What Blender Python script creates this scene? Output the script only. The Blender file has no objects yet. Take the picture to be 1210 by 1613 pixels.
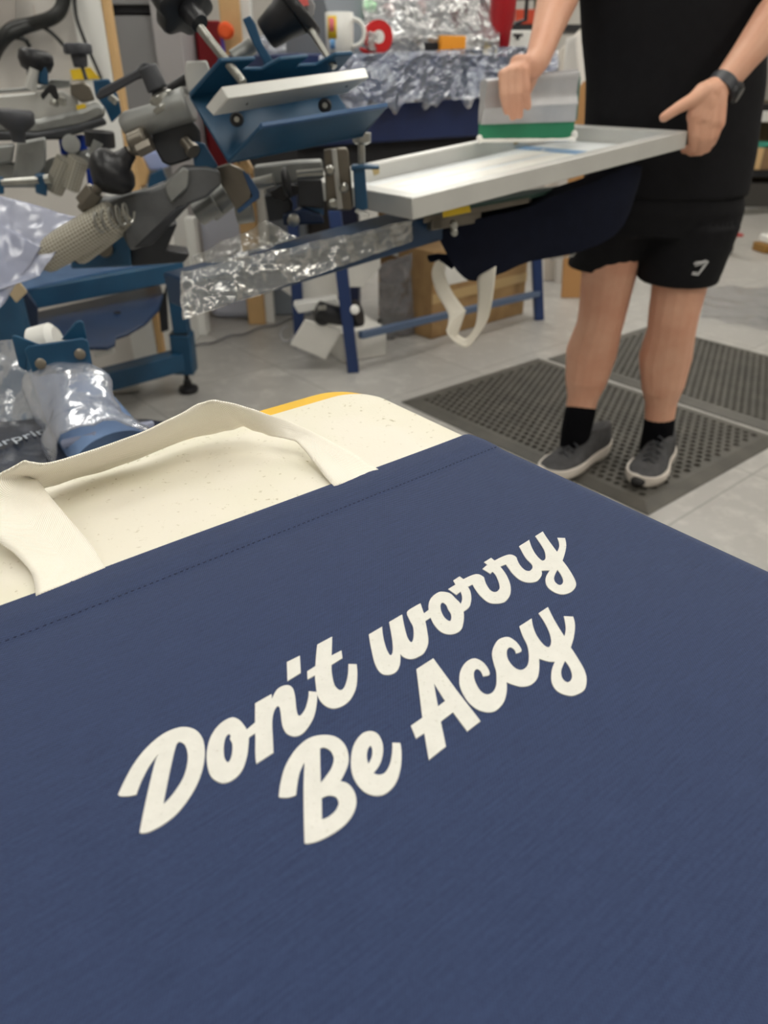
import bpy, bmesh, math, random
from mathutils import Vector, Matrix
from mathutils.geometry import tessellate_polygon
from mathutils.bvhtree import BVHTree
from mathutils import noise as mnoise
random.seed(7)
S = bpy.context.scene
COL = S.collection
V = Vector
F = 26/36*1613
TH = math.atan(691.0/F)
CT, ST = math.cos(TH), math.sin(TH)
CAM = V((0, 0, 1.09))

def ray(x, y):
    a = (x-605)/F; b = (806.5-y)/F
    return V((a, CT+b*ST, b*CT-ST))
def P(x, y, Y):
    r = ray(x, y); return CAM + r*(Y/r.y)
def G(x, y, z=0.0):
    r = ray(x, y); return CAM + r*((z-CAM.z)/r.z)
def PLN(x, y, p0, n):
    r = ray(x, y); return CAM + r*((p0-CAM).dot(n)/r.dot(n))
def pxm(n, Y, y=300):          # metres covered by n pixels at forward distance Y
    return n/F*Y/ray(605, y).y

# ------------------------------------------------------------------ camera
cd = bpy.data.cameras.new('camera'); cam = bpy.data.objects.new('camera', cd); COL.objects.link(cam)
cam.location = CAM; cam.rotation_euler = (math.pi/2-TH, 0, 0)
cd.sensor_fit = 'VERTICAL'; cd.sensor_height = 36; cd.lens = 26; cd.clip_start = .01
cd.dof.use_dof = True; cd.dof.focus_distance = .46; cd.dof.aperture_fstop = 9.5
S.camera = cam
S.view_settings.view_transform = 'Standard'; S.view_settings.look = 'None'
S.view_settings.gamma = 1; S.view_settings.use_curve_mapping = False
S.view_settings.exposure = 0.0

# ------------------------------------------------------------------ materials
MATS = {}
def lin(c):
    return tuple((v/255/12.92 if v/255 <= .04045 else ((v/255+.055)/1.055)**2.4) for v in c)
class NT:
    def __init__(s, name):
        s.m = bpy.data.materials.new(name); s.m.use_nodes = True
        s.t = s.m.node_tree; s.b = s.t.nodes['Principled BSDF']; s.out = s.t.nodes['Material Output']
    def n(s, k, **kw):
        x = s.t.nodes.new(k)
        for a, v in kw.items(): setattr(x, a, v)
        return x
    def l(s, a, b): s.t.links.new(a, b)
    def math(s, op, a, b=None, c=None):
        x = s.n('ShaderNodeMath', operation=op)
        for i, v in enumerate((a, b, c)):
            if v is None: continue
            if isinstance(v, (int, float)): x.inputs[i].default_value = v
            else: s.l(v, x.inputs[i])
        return x.outputs[0]
    def mixc(s, f, a, b):
        x = s.n('ShaderNodeMix', data_type='RGBA')
        if isinstance(f, (int, float)): x.inputs[0].default_value = f
        else: s.l(f, x.inputs[0])
        for i, v in ((6, a), (7, b)):
            if isinstance(v, tuple): x.inputs[i].default_value = (*v, 1)
            else: s.l(v, x.inputs[i])
        return x.outputs[2]
    def noise(s, scale, detail=3, vec=None, rough=.5):
        x = s.n('ShaderNodeTexNoise'); x.inputs['Scale'].default_value = scale
        x.inputs['Detail'].default_value = detail; x.inputs['Roughness'].default_value = rough
        if vec is None: vec = s.n('ShaderNodeTexCoord').outputs['Object']
        s.l(vec, x.inputs['Vector']); return x.outputs['Fac']
    def bump(s, h, st, dist=.001):
        x = s.n('ShaderNodeBump'); x.inputs['Strength'].default_value = st
        x.inputs['Distance'].default_value = dist
        s.l(h, x.inputs['Height']); s.l(x.outputs[0], s.b.inputs['Normal']); return x
def mat(name, rgb, rough=.5, metal=0, var=.0, vscale=20, bump=0, bscale=60, bdist=.001, rgb2=None, coat=0, spec=None):
    if name in MATS: return MATS[name]
    t = NT(name); c = lin(rgb)
    t.b.inputs['Base Color'].default_value = (*c, 1)
    t.b.inputs['Roughness'].default_value = rough; t.b.inputs['Metallic'].default_value = metal
    t.b.inputs['Coat Weight'].default_value = coat
    if spec is not None: t.b.inputs['Specular IOR Level'].default_value = spec
    if var or rgb2:
        c2 = lin(rgb2) if rgb2 else tuple(v*(1-var) for v in c)
        n = t.noise(vscale, 4)
        r = t.n('ShaderNodeMapRange'); r.inputs[1].default_value = .35; r.inputs[2].default_value = .65
        t.l(n, r.inputs[0]); t.l(t.mixc(r.outputs[0], c, c2), t.b.inputs['Base Color'])
    if bump: t.bump(t.noise(bscale, 4), bump, bdist)
    MATS[name] = t.m; return t.m

blue = mat('machine_blue', (28, 80, 114), .42, 0, .25, 9, .12, 90, rgb2=(22, 68, 100))
blued = mat('machine_blue_worn', (62, 100, 142), .42, 0, .2, 14, rgb2=(44, 80, 122))
navy = mat('dryer_navy', (24, 44, 92), .45, 0, .15, 8)
alum = mat('brushed_aluminium', (196, 198, 196), .38, .75, .18, 26, .1, 120)
alumw = mat('pale_aluminium', (206, 206, 202), .42, .3, .08, 10, .08, 60)
steel = mat('zinc_steel', (176, 176, 170), .3, .9, .2, 40)
bracketm = mat('nickel_bracket', (128, 122, 112), .36, .75, .2, 18)
cast = mat('cast_grey_metal', (118, 120, 122), .5, .55, .25, 16, .25, 160)
castd = mat('cast_dark_metal', (72, 74, 78), .5, .5, .3, 12, .3, 140)
castl = mat('cast_light_metal', (158, 160, 158), .45, .6, .2, 22, .2, 120)
blackp = mat('black_plastic', (26, 27, 32), .42, 0, .2, 30)
greyp = mat('dark_grey_plastic', (62, 64, 70), .5, 0, .2, 30)
white = mat('white_plastic', (232, 232, 228), .45)
whitep = mat('white_card', (226, 224, 218), .7, 0, .06, 10)
cardb = mat('brown_cardboard', (166, 134, 92), .8, 0, .15, 12, rgb2=(148, 116, 78))
tan = mat('tan_wood', (214, 176, 124), .6, 0, .1, 12)
red = mat('red_enamel', (170, 12, 30), .4)
redp = mat('red_plastic', (206, 38, 40), .4)
orange = mat('orange_card', (244, 160, 40), .6)
yel = mat('yellow_board_edge', (240, 192, 52), .5, 0, .08, 30)
skin = mat('skin', (216, 168, 142), .5, 0, .12, 12, .12, 260, rgb2=(208, 154, 128), spec=.35)
blackc = mat('black_cotton', (24, 24, 27), .9, 0, .2, 40, .3, 900, .0006, spec=.2)
sockc = mat('black_sock', (14, 14, 18), .95, 0, .2, 60, .4, 700, spec=.1)
shoeg = mat('grey_shoe_mesh', (84, 84, 86), .85, 0, .25, 40, .4, 600, spec=.2)
shoed = mat('black_rubber_toe', (34, 33, 34), .7)
solew = mat('white_shoe_sole', (222, 214, 204), .6, 0, .08, 30)
rubber = mat('mat_rubber', (88, 85, 79), .55, 0, .3, 10, .3, 300, rgb2=(74, 72, 67))
hair = mat('brown_hair', (58, 40, 28), .7, 0, .3, 60, .6, 120)
greenb = mat('green_squeegee_blade', (40, 128, 92), .42, 0, .06, 20)
inkw = mat('white_ink', (240, 238, 232), .35, 0, .03, 40, .3, 90)
meshm = mat('screen_mesh', (236, 240, 242), .4, 0, .05, 30)
tapeb = mat('blue_tape', (120, 160, 200), .4)
bluebin = mat('cobalt_blue_plastic', (30, 72, 190), .35)
lilac = mat('lilac_blue_plastic', (170, 186, 232), .5)
sqal = mat('squeegee_aluminium', (190, 190, 192), .45, .35, .12, 22)
whitewall = mat('white_wall_paint', (214, 210, 204), .85, 0, .06, 3)
greydoor = mat('grey_door_paint', (142, 142, 144), .5, 0, .04, 3)
greylight = mat('pale_grey_panel', (176, 174, 176), .5)
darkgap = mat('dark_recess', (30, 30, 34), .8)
blackrub = mat('black_hose_rubber', (32, 34, 34), .45)
logom = mat('silver_print', (214, 214, 214), .4)
wtext = mat('pale_lettering', (182, 190, 200), .5)
yelst = mat('yellow_sticker', (232, 196, 40), .5)
pinkst = mat('pink_card', (236, 108, 140), .6)
bluest = mat('light_blue_card', (110, 160, 208), .6)
cream = mat('cream_cloth_tape', (226, 206, 170), .8, 0, .08, 40)

def emis(name, rgb, st):
    t = NT(name); t.b.inputs['Emission Color'].default_value = (*lin(rgb), 1); t.b.inputs['Emission Strength'].default_value = st
    t.b.inputs['Base Color'].default_value = (*lin(rgb), 1); MATS[name] = t.m; return t.m

def film(name, tint=(235, 238, 245), clear=.75, bs=26, bst=.6, bd=.008, milk=.1, rough=.22, gls=.5):
    t = NT(name); t.t.nodes.remove(t.b)
    tr = t.n('ShaderNodeBsdfTransparent'); tr.inputs[0].default_value = (*[.9+.1*v for v in lin(tint)], 1)
    gl = t.n('ShaderNodeBsdfGlossy'); gl.inputs['Roughness'].default_value = rough; gl.inputs[0].default_value = (1, 1, 1, 1)
    df = t.n('ShaderNodeBsdfDiffuse'); df.inputs[0].default_value = (*lin(tint), 1)
    bp = t.n('ShaderNodeBump'); bp.inputs['Strength'].default_value = bst; bp.inputs['Distance'].default_value = bd
    nz = t.n('ShaderNodeTexNoise'); nz.inputs['Scale'].default_value = bs*.8; nz.inputs['Detail'].default_value = 4
    tc = t.n('ShaderNodeTexCoord'); mp = t.n('ShaderNodeMapping'); mp.inputs['Scale'].default_value = (1, 1, 1.8); mp.inputs['Rotation'].default_value = (.3, .6, .4)
    t.l(tc.outputs['Object'], mp.inputs[0]); t.l(mp.outputs[0], nz.inputs['Vector'])
    nz2 = t.n('ShaderNodeTexNoise'); nz2.noise_type = 'RIDGED_MULTIFRACTAL'; nz2.inputs['Scale'].default_value = bs*.22; nz2.inputs['Detail'].default_value = 3
    t.l(mp.outputs[0], nz2.inputs['Vector'])
    h = t.math('ADD', t.math('MULTIPLY', nz2.outputs['Fac'], .35), nz.outputs['Fac'])
    t.l(h, bp.inputs['Height']); t.l(bp.outputs[0], gl.inputs['Normal']); t.l(bp.outputs[0], df.inputs['Normal'])
    fr_ = t.n('ShaderNodeFresnel'); fr_.inputs[0].default_value = 1.45; t.l(bp.outputs[0], fr_.inputs['Normal'])
    m2 = t.n('ShaderNodeMixShader'); m2.inputs[0].default_value = milk
    t.l(tr.outputs[0], m2.inputs[1]); t.l(df.outputs[0], m2.inputs[2])
    m1 = t.n('ShaderNodeMixShader'); t.l(t.math('MULTIPLY_ADD', fr_.outputs[0], gls, 1-clear), m1.inputs[0])
    t.l(m2.outputs[0], m1.inputs[1]); t.l(gl.outputs[0], m1.inputs[2]); t.l(m1.outputs[0], t.out.inputs[0])
    MATS[name] = t.m; return t.m
film1 = film('clear_plastic_film', (225, 230, 242), clear=.95, milk=.16, rough=.16)
film2 = film('crumpled_plastic_film', (206, 206, 198), clear=.95, bs=24, milk=.15, rough=.14, bst=.9)
film3 = film('milky_plastic_film', (186, 192, 216), clear=.96, bs=7, bd=.006, milk=.55, rough=.2)
# bag canvas: plain weave from UV in metres
def canvas(name, a, b, k=1/.0014, st=.6):
    t = NT(name); uv = t.n('ShaderNodeUVMap').outputs[0]
    sp = t.n('ShaderNodeSeparateXYZ'); t.l(uv, sp.inputs[0])
    w = 2*math.pi*k
    nz = t.n('ShaderNodeTexNoise'); nz.inputs['Scale'].default_value = 900; nz.inputs['Detail'].default_value = 2; t.l(uv, nz.inputs['Vector'])
    sx = t.math('SINE', t.math('MULTIPLY', t.math('ADD', sp.outputs[0], t.math('MULTIPLY', nz.outputs['Fac'], .0002)), w))
    sy = t.math('SINE', t.math('MULTIPLY', sp.outputs[1], w*.8))
    pr = t.math('MULTIPLY_ADD', t.math('MULTIPLY', sx, sy), .5, .5)
    nb = t.n('ShaderNodeTexNoise'); nb.inputs['Scale'].default_value = 500; nb.inputs['Detail'].default_value = 3; t.l(uv, nb.inputs['Vector'])
    mp = t.n('ShaderNodeMapping'); mp.inputs['Scale'].default_value = (60, 900, 1); t.l(uv, mp.inputs[0])
    ns = t.n('ShaderNodeTexNoise'); ns.inputs['Scale'].default_value = 1; ns.inputs['Detail'].default_value = 2; t.l(mp.outputs[0], ns.inputs['Vector'])
    f = t.math('ADD', t.math('MULTIPLY', pr, .46), t.math('ADD', t.math('MULTIPLY', nb.outputs['Fac'], .34), t.math('MULTIPLY', ns.outputs['Fac'], .5)))
    f = t.math('SUBTRACT', f, .1)
    t.l(t.mixc(f, lin(a), lin(b)), t.b.inputs['Base Color'])
    t.b.inputs['Roughness'].default_value = .85; t.b.inputs['Specular IOR Level'].default_value = .25
    t.b.inputs['Sheen Weight'].default_value = .12
    t.bump(pr, st, .0004); MATS[name] = t.m; return t.m
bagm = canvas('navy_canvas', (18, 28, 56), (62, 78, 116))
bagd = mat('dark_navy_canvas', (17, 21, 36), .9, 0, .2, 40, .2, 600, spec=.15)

def herring():
    t = NT('cream_herringbone_tape'); uv = t.n('ShaderNodeUVMap').outputs[0]
    sp = t.n('ShaderNodeSeparateXYZ'); t.l(uv, sp.inputs[0])
    tri = t.math('PINGPONG', t.math('ADD', sp.outputs[0], .0), .0145)
    s = t.math('SINE', t.math('MULTIPLY', t.math('ADD', sp.outputs[1], tri), 2*math.pi/.0013))
    f = t.math('MULTIPLY_ADD', s, .5, .5)
    t.l(t.mixc(t.math('POWER', f, .6), lin((232, 222, 202)), lin((255, 252, 242))), t.b.inputs['Base Color'])
    t.b.inputs['Roughness'].default_value = .85; t.b.inputs['Subsurface Weight'].default_value = 0
    t.bump(f, .35, .0005); MATS['herring'] = t.m; return t.m
tapem = herring()

def boardm():
    t = NT('cream_board_surface')
    n1 = t.noise(14, 5); n2 = t.noise(420, 2); n3 = t.noise(260, 5)
    r = t.n('ShaderNodeMapRange'); r.inputs[1].default_value = .64; r.inputs[2].default_value = .72; t.l(n3, r.inputs[0])
    c = t.mixc(t.math('MULTIPLY', n1, 1.0), lin((232, 228, 216)), lin((226, 221, 196)))
    c = t.mixc(t.math('MULTIPLY', r.outputs[0], .8), c, lin((176, 168, 132)))
    n4 = t.noise(7, 2); r4 = t.n('ShaderNodeMapRange'); r4.inputs[1].default_value = .5; r4.inputs[2].default_value = .56; t.l(n4, r4.inputs[0]); c = t.mixc(t.math('MULTIPLY', r4.outputs[0], .45), c, lin((236, 230, 220)))
    t.l(c, t.b.inputs['Base Color']); t.b.inputs['Roughness'].default_value = .55
    t.bump(n2, .25, .0004); return t.m
boardc = boardm()

def inkmat():
    t = NT('printed_ink'); n1 = t.noise(700, 3); n2 = t.noise(180, 4)
    r = t.n('ShaderNodeMapRange'); r.inputs[1].default_value = .62; r.inputs[2].default_value = .8; t.l(n1, r.inputs[0])
    t.l(t.mixc(t.math('MULTIPLY', r.outputs[0], .55), t.mixc(n2, lin((228, 227, 220)), lin((214, 213, 206))), lin((170, 166, 146))), t.b.inputs['Base Color'])
    t.b.inputs['Roughness'].default_value = .7; t.bump(n1, .3, .0003); return t.m
ink = inkmat()

def perfm():
    t = NT('perforated_sleeve'); uv = t.n('ShaderNodeUVMap').outputs[0]
    sp = t.n('ShaderNodeSeparateXYZ'); t.l(uv, sp.inputs[0])
    w = 2*math.pi/.0115
    a = t.math('MULTIPLY', sp.outputs[0], w); b = t.math('MULTIPLY', sp.outputs[1], w)
    s = t.math('SINE', t.math('ADD', a, b)); q = t.math('SINE', t.math('SUBTRACT', a, b))
    p = t.math('MULTIPLY', s, q)
    r = t.n('ShaderNodeMapRange'); r.inputs[1].default_value = .15; r.inputs[2].default_value = .6; t.l(p, r.inputs[0])
    t.l(t.mixc(r.outputs[0], lin((186, 182, 168)), lin((118, 112, 100))), t.b.inputs['Base Color'])
    t.b.inputs['Roughness'].default_value = .5; t.b.inputs['Metallic'].default_value = .3
    x = t.bump(t.math('MULTIPLY', r.outputs[0], -1), 1, .002); return t.m
perf = perfm()

def floorm():
    t = NT('grey_vinyl_tile_floor'); tc = t.n('ShaderNodeTexCoord').outputs['Object']
    mp = t.n('ShaderNodeMapping'); mp.inputs['Rotation'].default_value = (0, 0, math.radians(50)); t.l(tc, mp.inputs[0])
    br = t.n('ShaderNodeTexBrick'); br.offset = 0; br.inputs['Scale'].default_value = 1
    br.inputs['Brick Width'].default_value = .61; br.inputs['Row Height'].default_value = .61; br.inputs['Mortar Size'].default_value = .003
    t.l(mp.outputs[0], br.inputs['Vector'])
    n1 = t.noise(3, 5); n2 = t.noise(11, 5, rough=.7)
    r = t.n('ShaderNodeMapRange'); r.inputs[1].default_value = .5; r.inputs[2].default_value = .7; t.l(n2, r.inputs[0])
    c = t.mixc(n1, lin((184, 182, 178)), lin((158, 156, 152)))
    c = t.mixc(t.math('MULTIPLY', r.outputs[0], .5), c, lin((212, 210, 204)))
    c = t.mixc(t.math('MULTIPLY', br.outputs['Fac'], .6), c, lin((120, 118, 112)))
    t.l(c, t.b.inputs['Base Color']); t.b.inputs['Roughness'].default_value = .33
    rr = t.math('MULTIPLY_ADD', n2, .25, .2); t.l(rr, t.b.inputs['Roughness'])
    t.bump(n1, .15, .004); return t.m
floormat = floorm()

# ------------------------------------------------------------------ mesh builder
def frame_axes(d):
    d = d.normalized(); up = V((0, 0, 1)) if abs(d.z) < .95 else V((0, 1, 0))
    a = d.cross(up).normalized(); return a, a.cross(d).normalized()
class MB:
    def __init__(s): s.v = []; s.f = []; s.uv = []
    def addf(s, idx, uv=None): s.f.append(tuple(idx)); s.uv.append(uv)
    def prism(s, poly, vec):
        b = len(s.v); n = len(poly); vec = V(vec)
        s.v += [V(p) for p in poly] + [V(p)+vec for p in poly]
        s.addf(range(b, b+n)); s.addf(range(b+2*n-1, b+n-1, -1))
        for i in range(n):
            j = (i+1) % n; s.addf((b+j, b+i, b+n+i, b+n+j))
        return s
    def plate(s, poly, th):       # extruded along the polygon's own normal, away from the camera
        p = [V(q) for q in poly]; nn = V((0, 0, 0))
        for i in range(len(p)):
            a, b_ = p[i], p[(i+1) % len(p)]
            nn += a.cross(b_)
        nn.normalize(); c = sum(p, V())/len(p)
        if nn.dot(c-CAM) < 0: nn = -nn
        return s.prism(p, nn*th)
    def px(s, pts, Y, th):        # outline at forward distance Y (or per point), real thickness behind it
        q = [P(a[0], a[1], a[2] if len(a) > 2 else Y) for a in pts]
        c = sum(q, V())/len(q); d = (c-CAM).normalized(); d.z *= .3; d.normalize()
        return s.prism(q, d*th)
    def hexa(s, c):               # 4 + 4 corners
        b = len(s.v); s.v += [V(p) for p in c]
        for f in ((0, 1, 2, 3), (7, 6, 5, 4), (0, 4, 5, 1), (1, 5, 6, 2), (2, 6, 7, 3), (3, 7, 4, 0)): s.addf([b+i for i in f])
        return s
    def box(s, c, size, rz=0, rx=0, ry=0):
        M = Matrix.Rotation(rz, 3, 'Z') @ Matrix.Rotation(ry, 3, 'Y') @ Matrix.Rotation(rx, 3, 'X'); c = V(c)
        x, y, z = [v/2 for v in size]
        return s.hexa([c+M@V(q) for q in ((-x, -y, -z), (x, -y, -z), (x, y, -z), (-x, y, -z), (-x, -y, z), (x, -y, z), (x, y, z), (-x, y, z))])
    def beam(s, p0, p1, w, h, up=None):
        p0, p1 = V(p0), V(p1); d = (p1-p0).normalized()
        if up is None:
            a, u = frame_axes(d)
        else:
            a = d.cross(V(up)).normalized(); u = a.cross(d)
        a = a*w/2; u = u*h/2
        return s.hexa([p0-a-u, p0+a-u, p0+a+u, p0-a+u, p1-a-u, p1+a-u, p1+a+u, p1-a+u])
    def tube(s, pts, r, seg=14, cap=True, flat=1.0):
        pts = [V(p) for p in pts]; n = len(pts)
        rs = r if isinstance(r, (list, tuple)) else [r]*n
        b = len(s.v); L = 0; ls = [0]
        for i in range(1, n): L += (pts[i]-pts[i-1]).length; ls.append(L)
        a = None
        for i in range(n):
            d = (pts[min(i+1, n-1)]-pts[max(i-1, 0)])
            d = d.normalized() if d.length > 1e-9 else V((0, 0, 1))
            if a is None: a, u = frame_axes(d)
            else:
                a = (a-d*a.dot(d)).normalized(); u = a.cross(d).normalized()
            for k in range(seg):
                t = 2*math.pi*k/seg
                s.v.append(pts[i]+(a*math.cos(t)+u*math.sin(t)*flat)*rs[i])
        for i in range(n-1):
            for k in range(seg):
                k2 = (k+1) % seg
                q = [b+i*seg+k, b+i*seg+k2, b+(i+1)*seg+k2, b+(i+1)*seg+k]
                c = 2*math.pi*max(rs[i], .001)
                s.addf(q, [(k/seg*c, ls[i]), ((k+1)/seg*c, ls[i]), ((k+1)/seg*c, ls[i+1]), (k/seg*c, ls[i+1])])
        if cap:
            s.addf(range(b+seg-1, b-1, -1)); s.addf(range(b+(n-1)*seg, b+n*seg))
        return s
    def lathe(s, p0, p1, prof, seg=24):   # prof = (t along p0->p1 in metres, radius)
        p0, p1 = V(p0), V(p1); d = (p1-p0).normalized()
        return s.tube([p0+d*t for t, _ in prof], [r for _, r in prof], seg) if False else s._lathe(p0, d, prof, seg)
    def _lathe(s, p0, d, prof, seg):
        a, u = frame_axes(d); b = len(s.v); n = len(prof)
        for t, r in prof:
            for k in range(seg):
                w = 2*math.pi*k/seg; s.v.append(p0+d*t+(a*math.cos(w)+u*math.sin(w))*max(r, 1e-5))
        for i in range(n-1):
            for k in range(seg):
                k2 = (k+1) % seg; s.addf((b+i*seg+k, b+i*seg+k2, b+(i+1)*seg+k2, b+(i+1)*seg+k))
        s.addf(range(b+seg-1, b-1, -1)); s.addf(range(b+(n-1)*seg, b+n*seg)); return s
    def thread(s, p0, p1, r, pitch):
        L = (V(p1)-V(p0)).length; n = int(L/pitch); pr = []
        for i in range(n): pr += [(i*pitch, r*.82), (i*pitch+pitch*.5, r)]
        pr.append((L, r*.82)); return s.lathe(p0, p1, pr, 16)
    def sheet(s, grid, uv=None):
        b = len(s.v); m = len(grid); n = len(grid[0])
        for row in grid: s.v += [V(p) for p in row]
        for i in range(m-1):
            for j in range(n-1):
                q = ((i, j), (i, j+1), (i+1, j+1), (i+1, j))
                s.addf([b+a*n+c for a, c in q], [uv[a][c] for a, c in q] if uv else None)
        return s
    def ball(s, c, r, sc=(1, 1, 1), seg=16, M=None):
        b = len(s.v); c = V(c); R = seg//2
        for i in range(R+1):
            ph = math.pi*i/R
            for k in range(seg):
                w = 2*math.pi*k/seg
                q = V((math.sin(ph)*math.cos(w)*sc[0], math.sin(ph)*math.sin(w)*sc[1], math.cos(ph)*sc[2]))*r
                if M: q = M@q
                s.v.append(c+q)
        for i in range(R):
            for k in range(seg):
                k2 = (k+1) % seg; s.addf((b+i*seg+k, b+(i+1)*seg+k, b+(i+1)*seg+k2, b+i*seg+k2))
        return s
    def build(s, name, m, parent=None, smooth=True, ang=35, bev=0, subd=0, solid=0, merge=True, bseg=2):
        org = V(parent['_org']) if parent is not None and '_org' in parent else V((0, 0, 0))
        me = bpy.data.meshes.new(name)
        if parent is None and s.v:
            xs = [v.x for v in s.v]; ys = [v.y for v in s.v]; zs = [v.z for v in s.v]
            org = V(((min(xs)+max(xs))/2, (min(ys)+max(ys))/2, min(zs)))
        me.from_pydata([v-org for v in s.v], [], s.f)
        if any(u for u in s.uv):
            ul = me.uv_layers.new(name='UVMap'); k = 0
            for p, u in zip(me.polygons, s.uv):
                for q in range(p.loop_total):
                    if u: ul.data[p.loop_start+q].uv = u[q]
        if merge:
            bm = bmesh.new(); bm.from_mesh(me); bmesh.ops.remove_doubles(bm, verts=bm.verts, dist=2e-5)
            bmesh.ops.recalc_face_normals(bm, faces=bm.faces); bm.to_mesh(me); bm.free()
        me.materials.append(m)
        o = bpy.data.objects.new(name, me); COL.objects.link(o)
        if smooth:
            for p in me.polygons: p.use_smooth = True
            me.set_sharp_from_angle(angle=math.radians(ang))
        if solid:
            md = o.modifiers.new('thickness', 'SOLIDIFY'); md.thickness = solid; md.offset = 0
        if bev:
            md = o.modifiers.new('bevel', 'BEVEL'); md.width = bev; md.segments = bseg; md.limit_method = 'ANGLE'; md.angle_limit = math.radians(40)
        if subd:
            md = o.modifiers.new('subd', 'SUBSURF'); md.levels = subd; md.render_levels = subd
        o['_org'] = tuple(org)
        if parent is not None:
            o.parent = parent; o.location = org - V(parent['_org']); o['_org'] = tuple(org)
        else: o.location = org
        return o
def tag(o, label, cat, group=None, kind=None):
    o['label'] = label; o['category'] = cat
    if group: o['group'] = group
    if kind: o['kind'] = kind
    return o
def thing(name, loc, label, cat, group=None):
    o = bpy.data.objects.new(name, None); COL.objects.link(o); o.location = V(loc); o.empty_display_size = .05
    o['_org'] = tuple(V(loc)); return tag(o, label, cat, group)
def struct(o): o['kind'] = 'structure'; return o
def kids(o): return [c for c in bpy.data.objects if c.parent == o]
def crumple(p, n, amp, sc, seed=0):
    return p + n*amp*(mnoise.fractal((p+V((seed, seed*2, 0)))*sc, 1.0, 2.0, 4)+.35*abs(mnoise.noise((p+V((0, seed, 3)))*sc*2.7)))
def film_sheet(c, nu, nv, amp, sc, seed=0, n=None, sag=0):   # c = 4 corners, bilinear grid
    a, b, d, e = [V(x) for x in c]; g = []
    if n is None: n = (b-a).cross(e-a).normalized()
    for i in range(nv+1):
        v = i/nv; row = []
        for j in range(nu+1):
            u = j/nu; p = (a*(1-u)+b*u)*(1-v)+(e*(1-u)+d*u)*v
            row.append(crumple(p, n, amp, sc, seed)+V((0, 0, -sag*math.sin(math.pi*u)*v)))
        g.append(row)
    return g

# ------------------------------------------------------------------ room
def room():
    x0, x1, y0, y1, h = -2.9, 4.6, -1.6, 8.4, 2.8
    f = MB(); f.box(((x0+x1)/2, (y0+y1)/2, -.05), (x1-x0+.4, y1-y0+.4, .1)); struct(f.build('floor', floormat, smooth=False))
    f = MB(); f.box(((x0+x1)/2, (y0+y1)/2, h+.05), (x1-x0+.4, y1-y0+.4, .1)); struct(f.build('ceiling', mat('ceiling_white', (225, 225, 222), .9), smooth=False))
    gw = mat('workshop_grey_wall', (182, 178, 172), .85, 0, .05, 2)
    for nm, c, s in (('wall_back', ((x0+x1)/2, y1+.05, h/2), (x1-x0+.2, .1, h)), ('wall_front', ((x0+x1)/2, y0-.05, h/2), (x1-x0+.2, .1, h)),
                     ('wall_left', (x0-.05, (y0+y1)/2, h/2), (.1, y1-y0, h)), ('wall_right', (x1+.05, (y0+y1)/2, h/2), (.1, y1-y0, h))):
        f = MB(); f.box(c, s); struct(f.build(nm, gw, smooth=False))
    ems = [emis('light_tube_dim', (255, 252, 244), 9), emis('light_tube', (255, 252, 244), 14), emis('light_tube_bright', (255, 250, 240), 19)]
    k = 0
    for c_i, x in enumerate((-1.7, .2, 2.3)):
        for y in (-.2, 2.1, 4.5, 6.9):
            k += 1
            t = thing('ceiling_light', (x, y, h-.08), 'long white fluorescent ceiling light of the workshop, above the frame', 'light', 'fluorescent ceiling lights')
            b = MB(); b.box((x, y, h-.03), (.34, 1.5, .05)); b.build('housing', white, t, bev=.004)
            b = MB(); b.box((x, y, h-.065), (.28, 1.44, .02)); b.build('diffuser', ems[c_i], t)
room()

# ------------------------------------------------------------------ foreground platen and tote bag
ZP = .86
A = G(740, 685, ZP)                   # bag's far right corner
B_ = G(0, 960, ZP)
uw = (B_-A); uw.z = 0; uw.normalize()       # across, to the left
vl = V((-uw.y, uw.x, 0))                    # towards the camera?
if vl.y > 0: vl = -vl
def pb(u, v, dz=0): return A+uw*u+vl*v+V((0, 0, dz))
def to_uv(p): d = V(p)-A; return (d.dot(uw), d.dot(vl))
W = .405
far = to_uv(G(545, 603, ZP))[1]       # negative: board's far edge
print('platen far', far, 'right offset of board', to_uv(G(571, 604, ZP)), to_uv(G(1210, 895, ZP)), to_uv(G(400, 640, ZP)))
def roundrect(u0, u1, v0, v1, r, n=10):
    pts = []
    for cu, cv, a0 in ((u1-r, v1-r, 0), (u0+r, v1-r, 90), (u0+r, v0+r, 180), (u1-r, v0+r, 270)):
        for i in range(n+1):
            a = math.radians(a0+90*i/n); pts.append((cu+r*math.cos(a), cv+r*math.sin(a)))
    return pts
pt = thing('screen_printing_platen', pb(W/2, .1, -.03), 'cream topped printing board with a yellow edge inside the navy tote bag', 'printing platen')
b = MB(); b.prism([pb(u, v, -.022) for u, v in roundrect(.004, W-.004, far-.002, .40, .035)], (0, 0, .0185)); b.build('board', yel, pt, bev=.0015)
b = MB(); b.prism([pb(u, v, -.0035) for u, v in roundrect(.003, W-.003, far+.017, .40, .030)], (0, 0, .0025)); b.build('top_sheet', boardc, pt, bev=.0006)
b = MB(); b.box(pb(W/2, .22, -.05), (.09, .5, .055), rz=math.atan2(vl.y, vl.x)-math.pi/2); b.build('support_arm', blue, pt, bev=.004)
# platen post down to the press base so it is carried
b = MB(); b.tube([pb(W/2, .38, -.05), pb(W/2, .38, -.86)], .04, 20); b.build('post', blue, pt)

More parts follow.
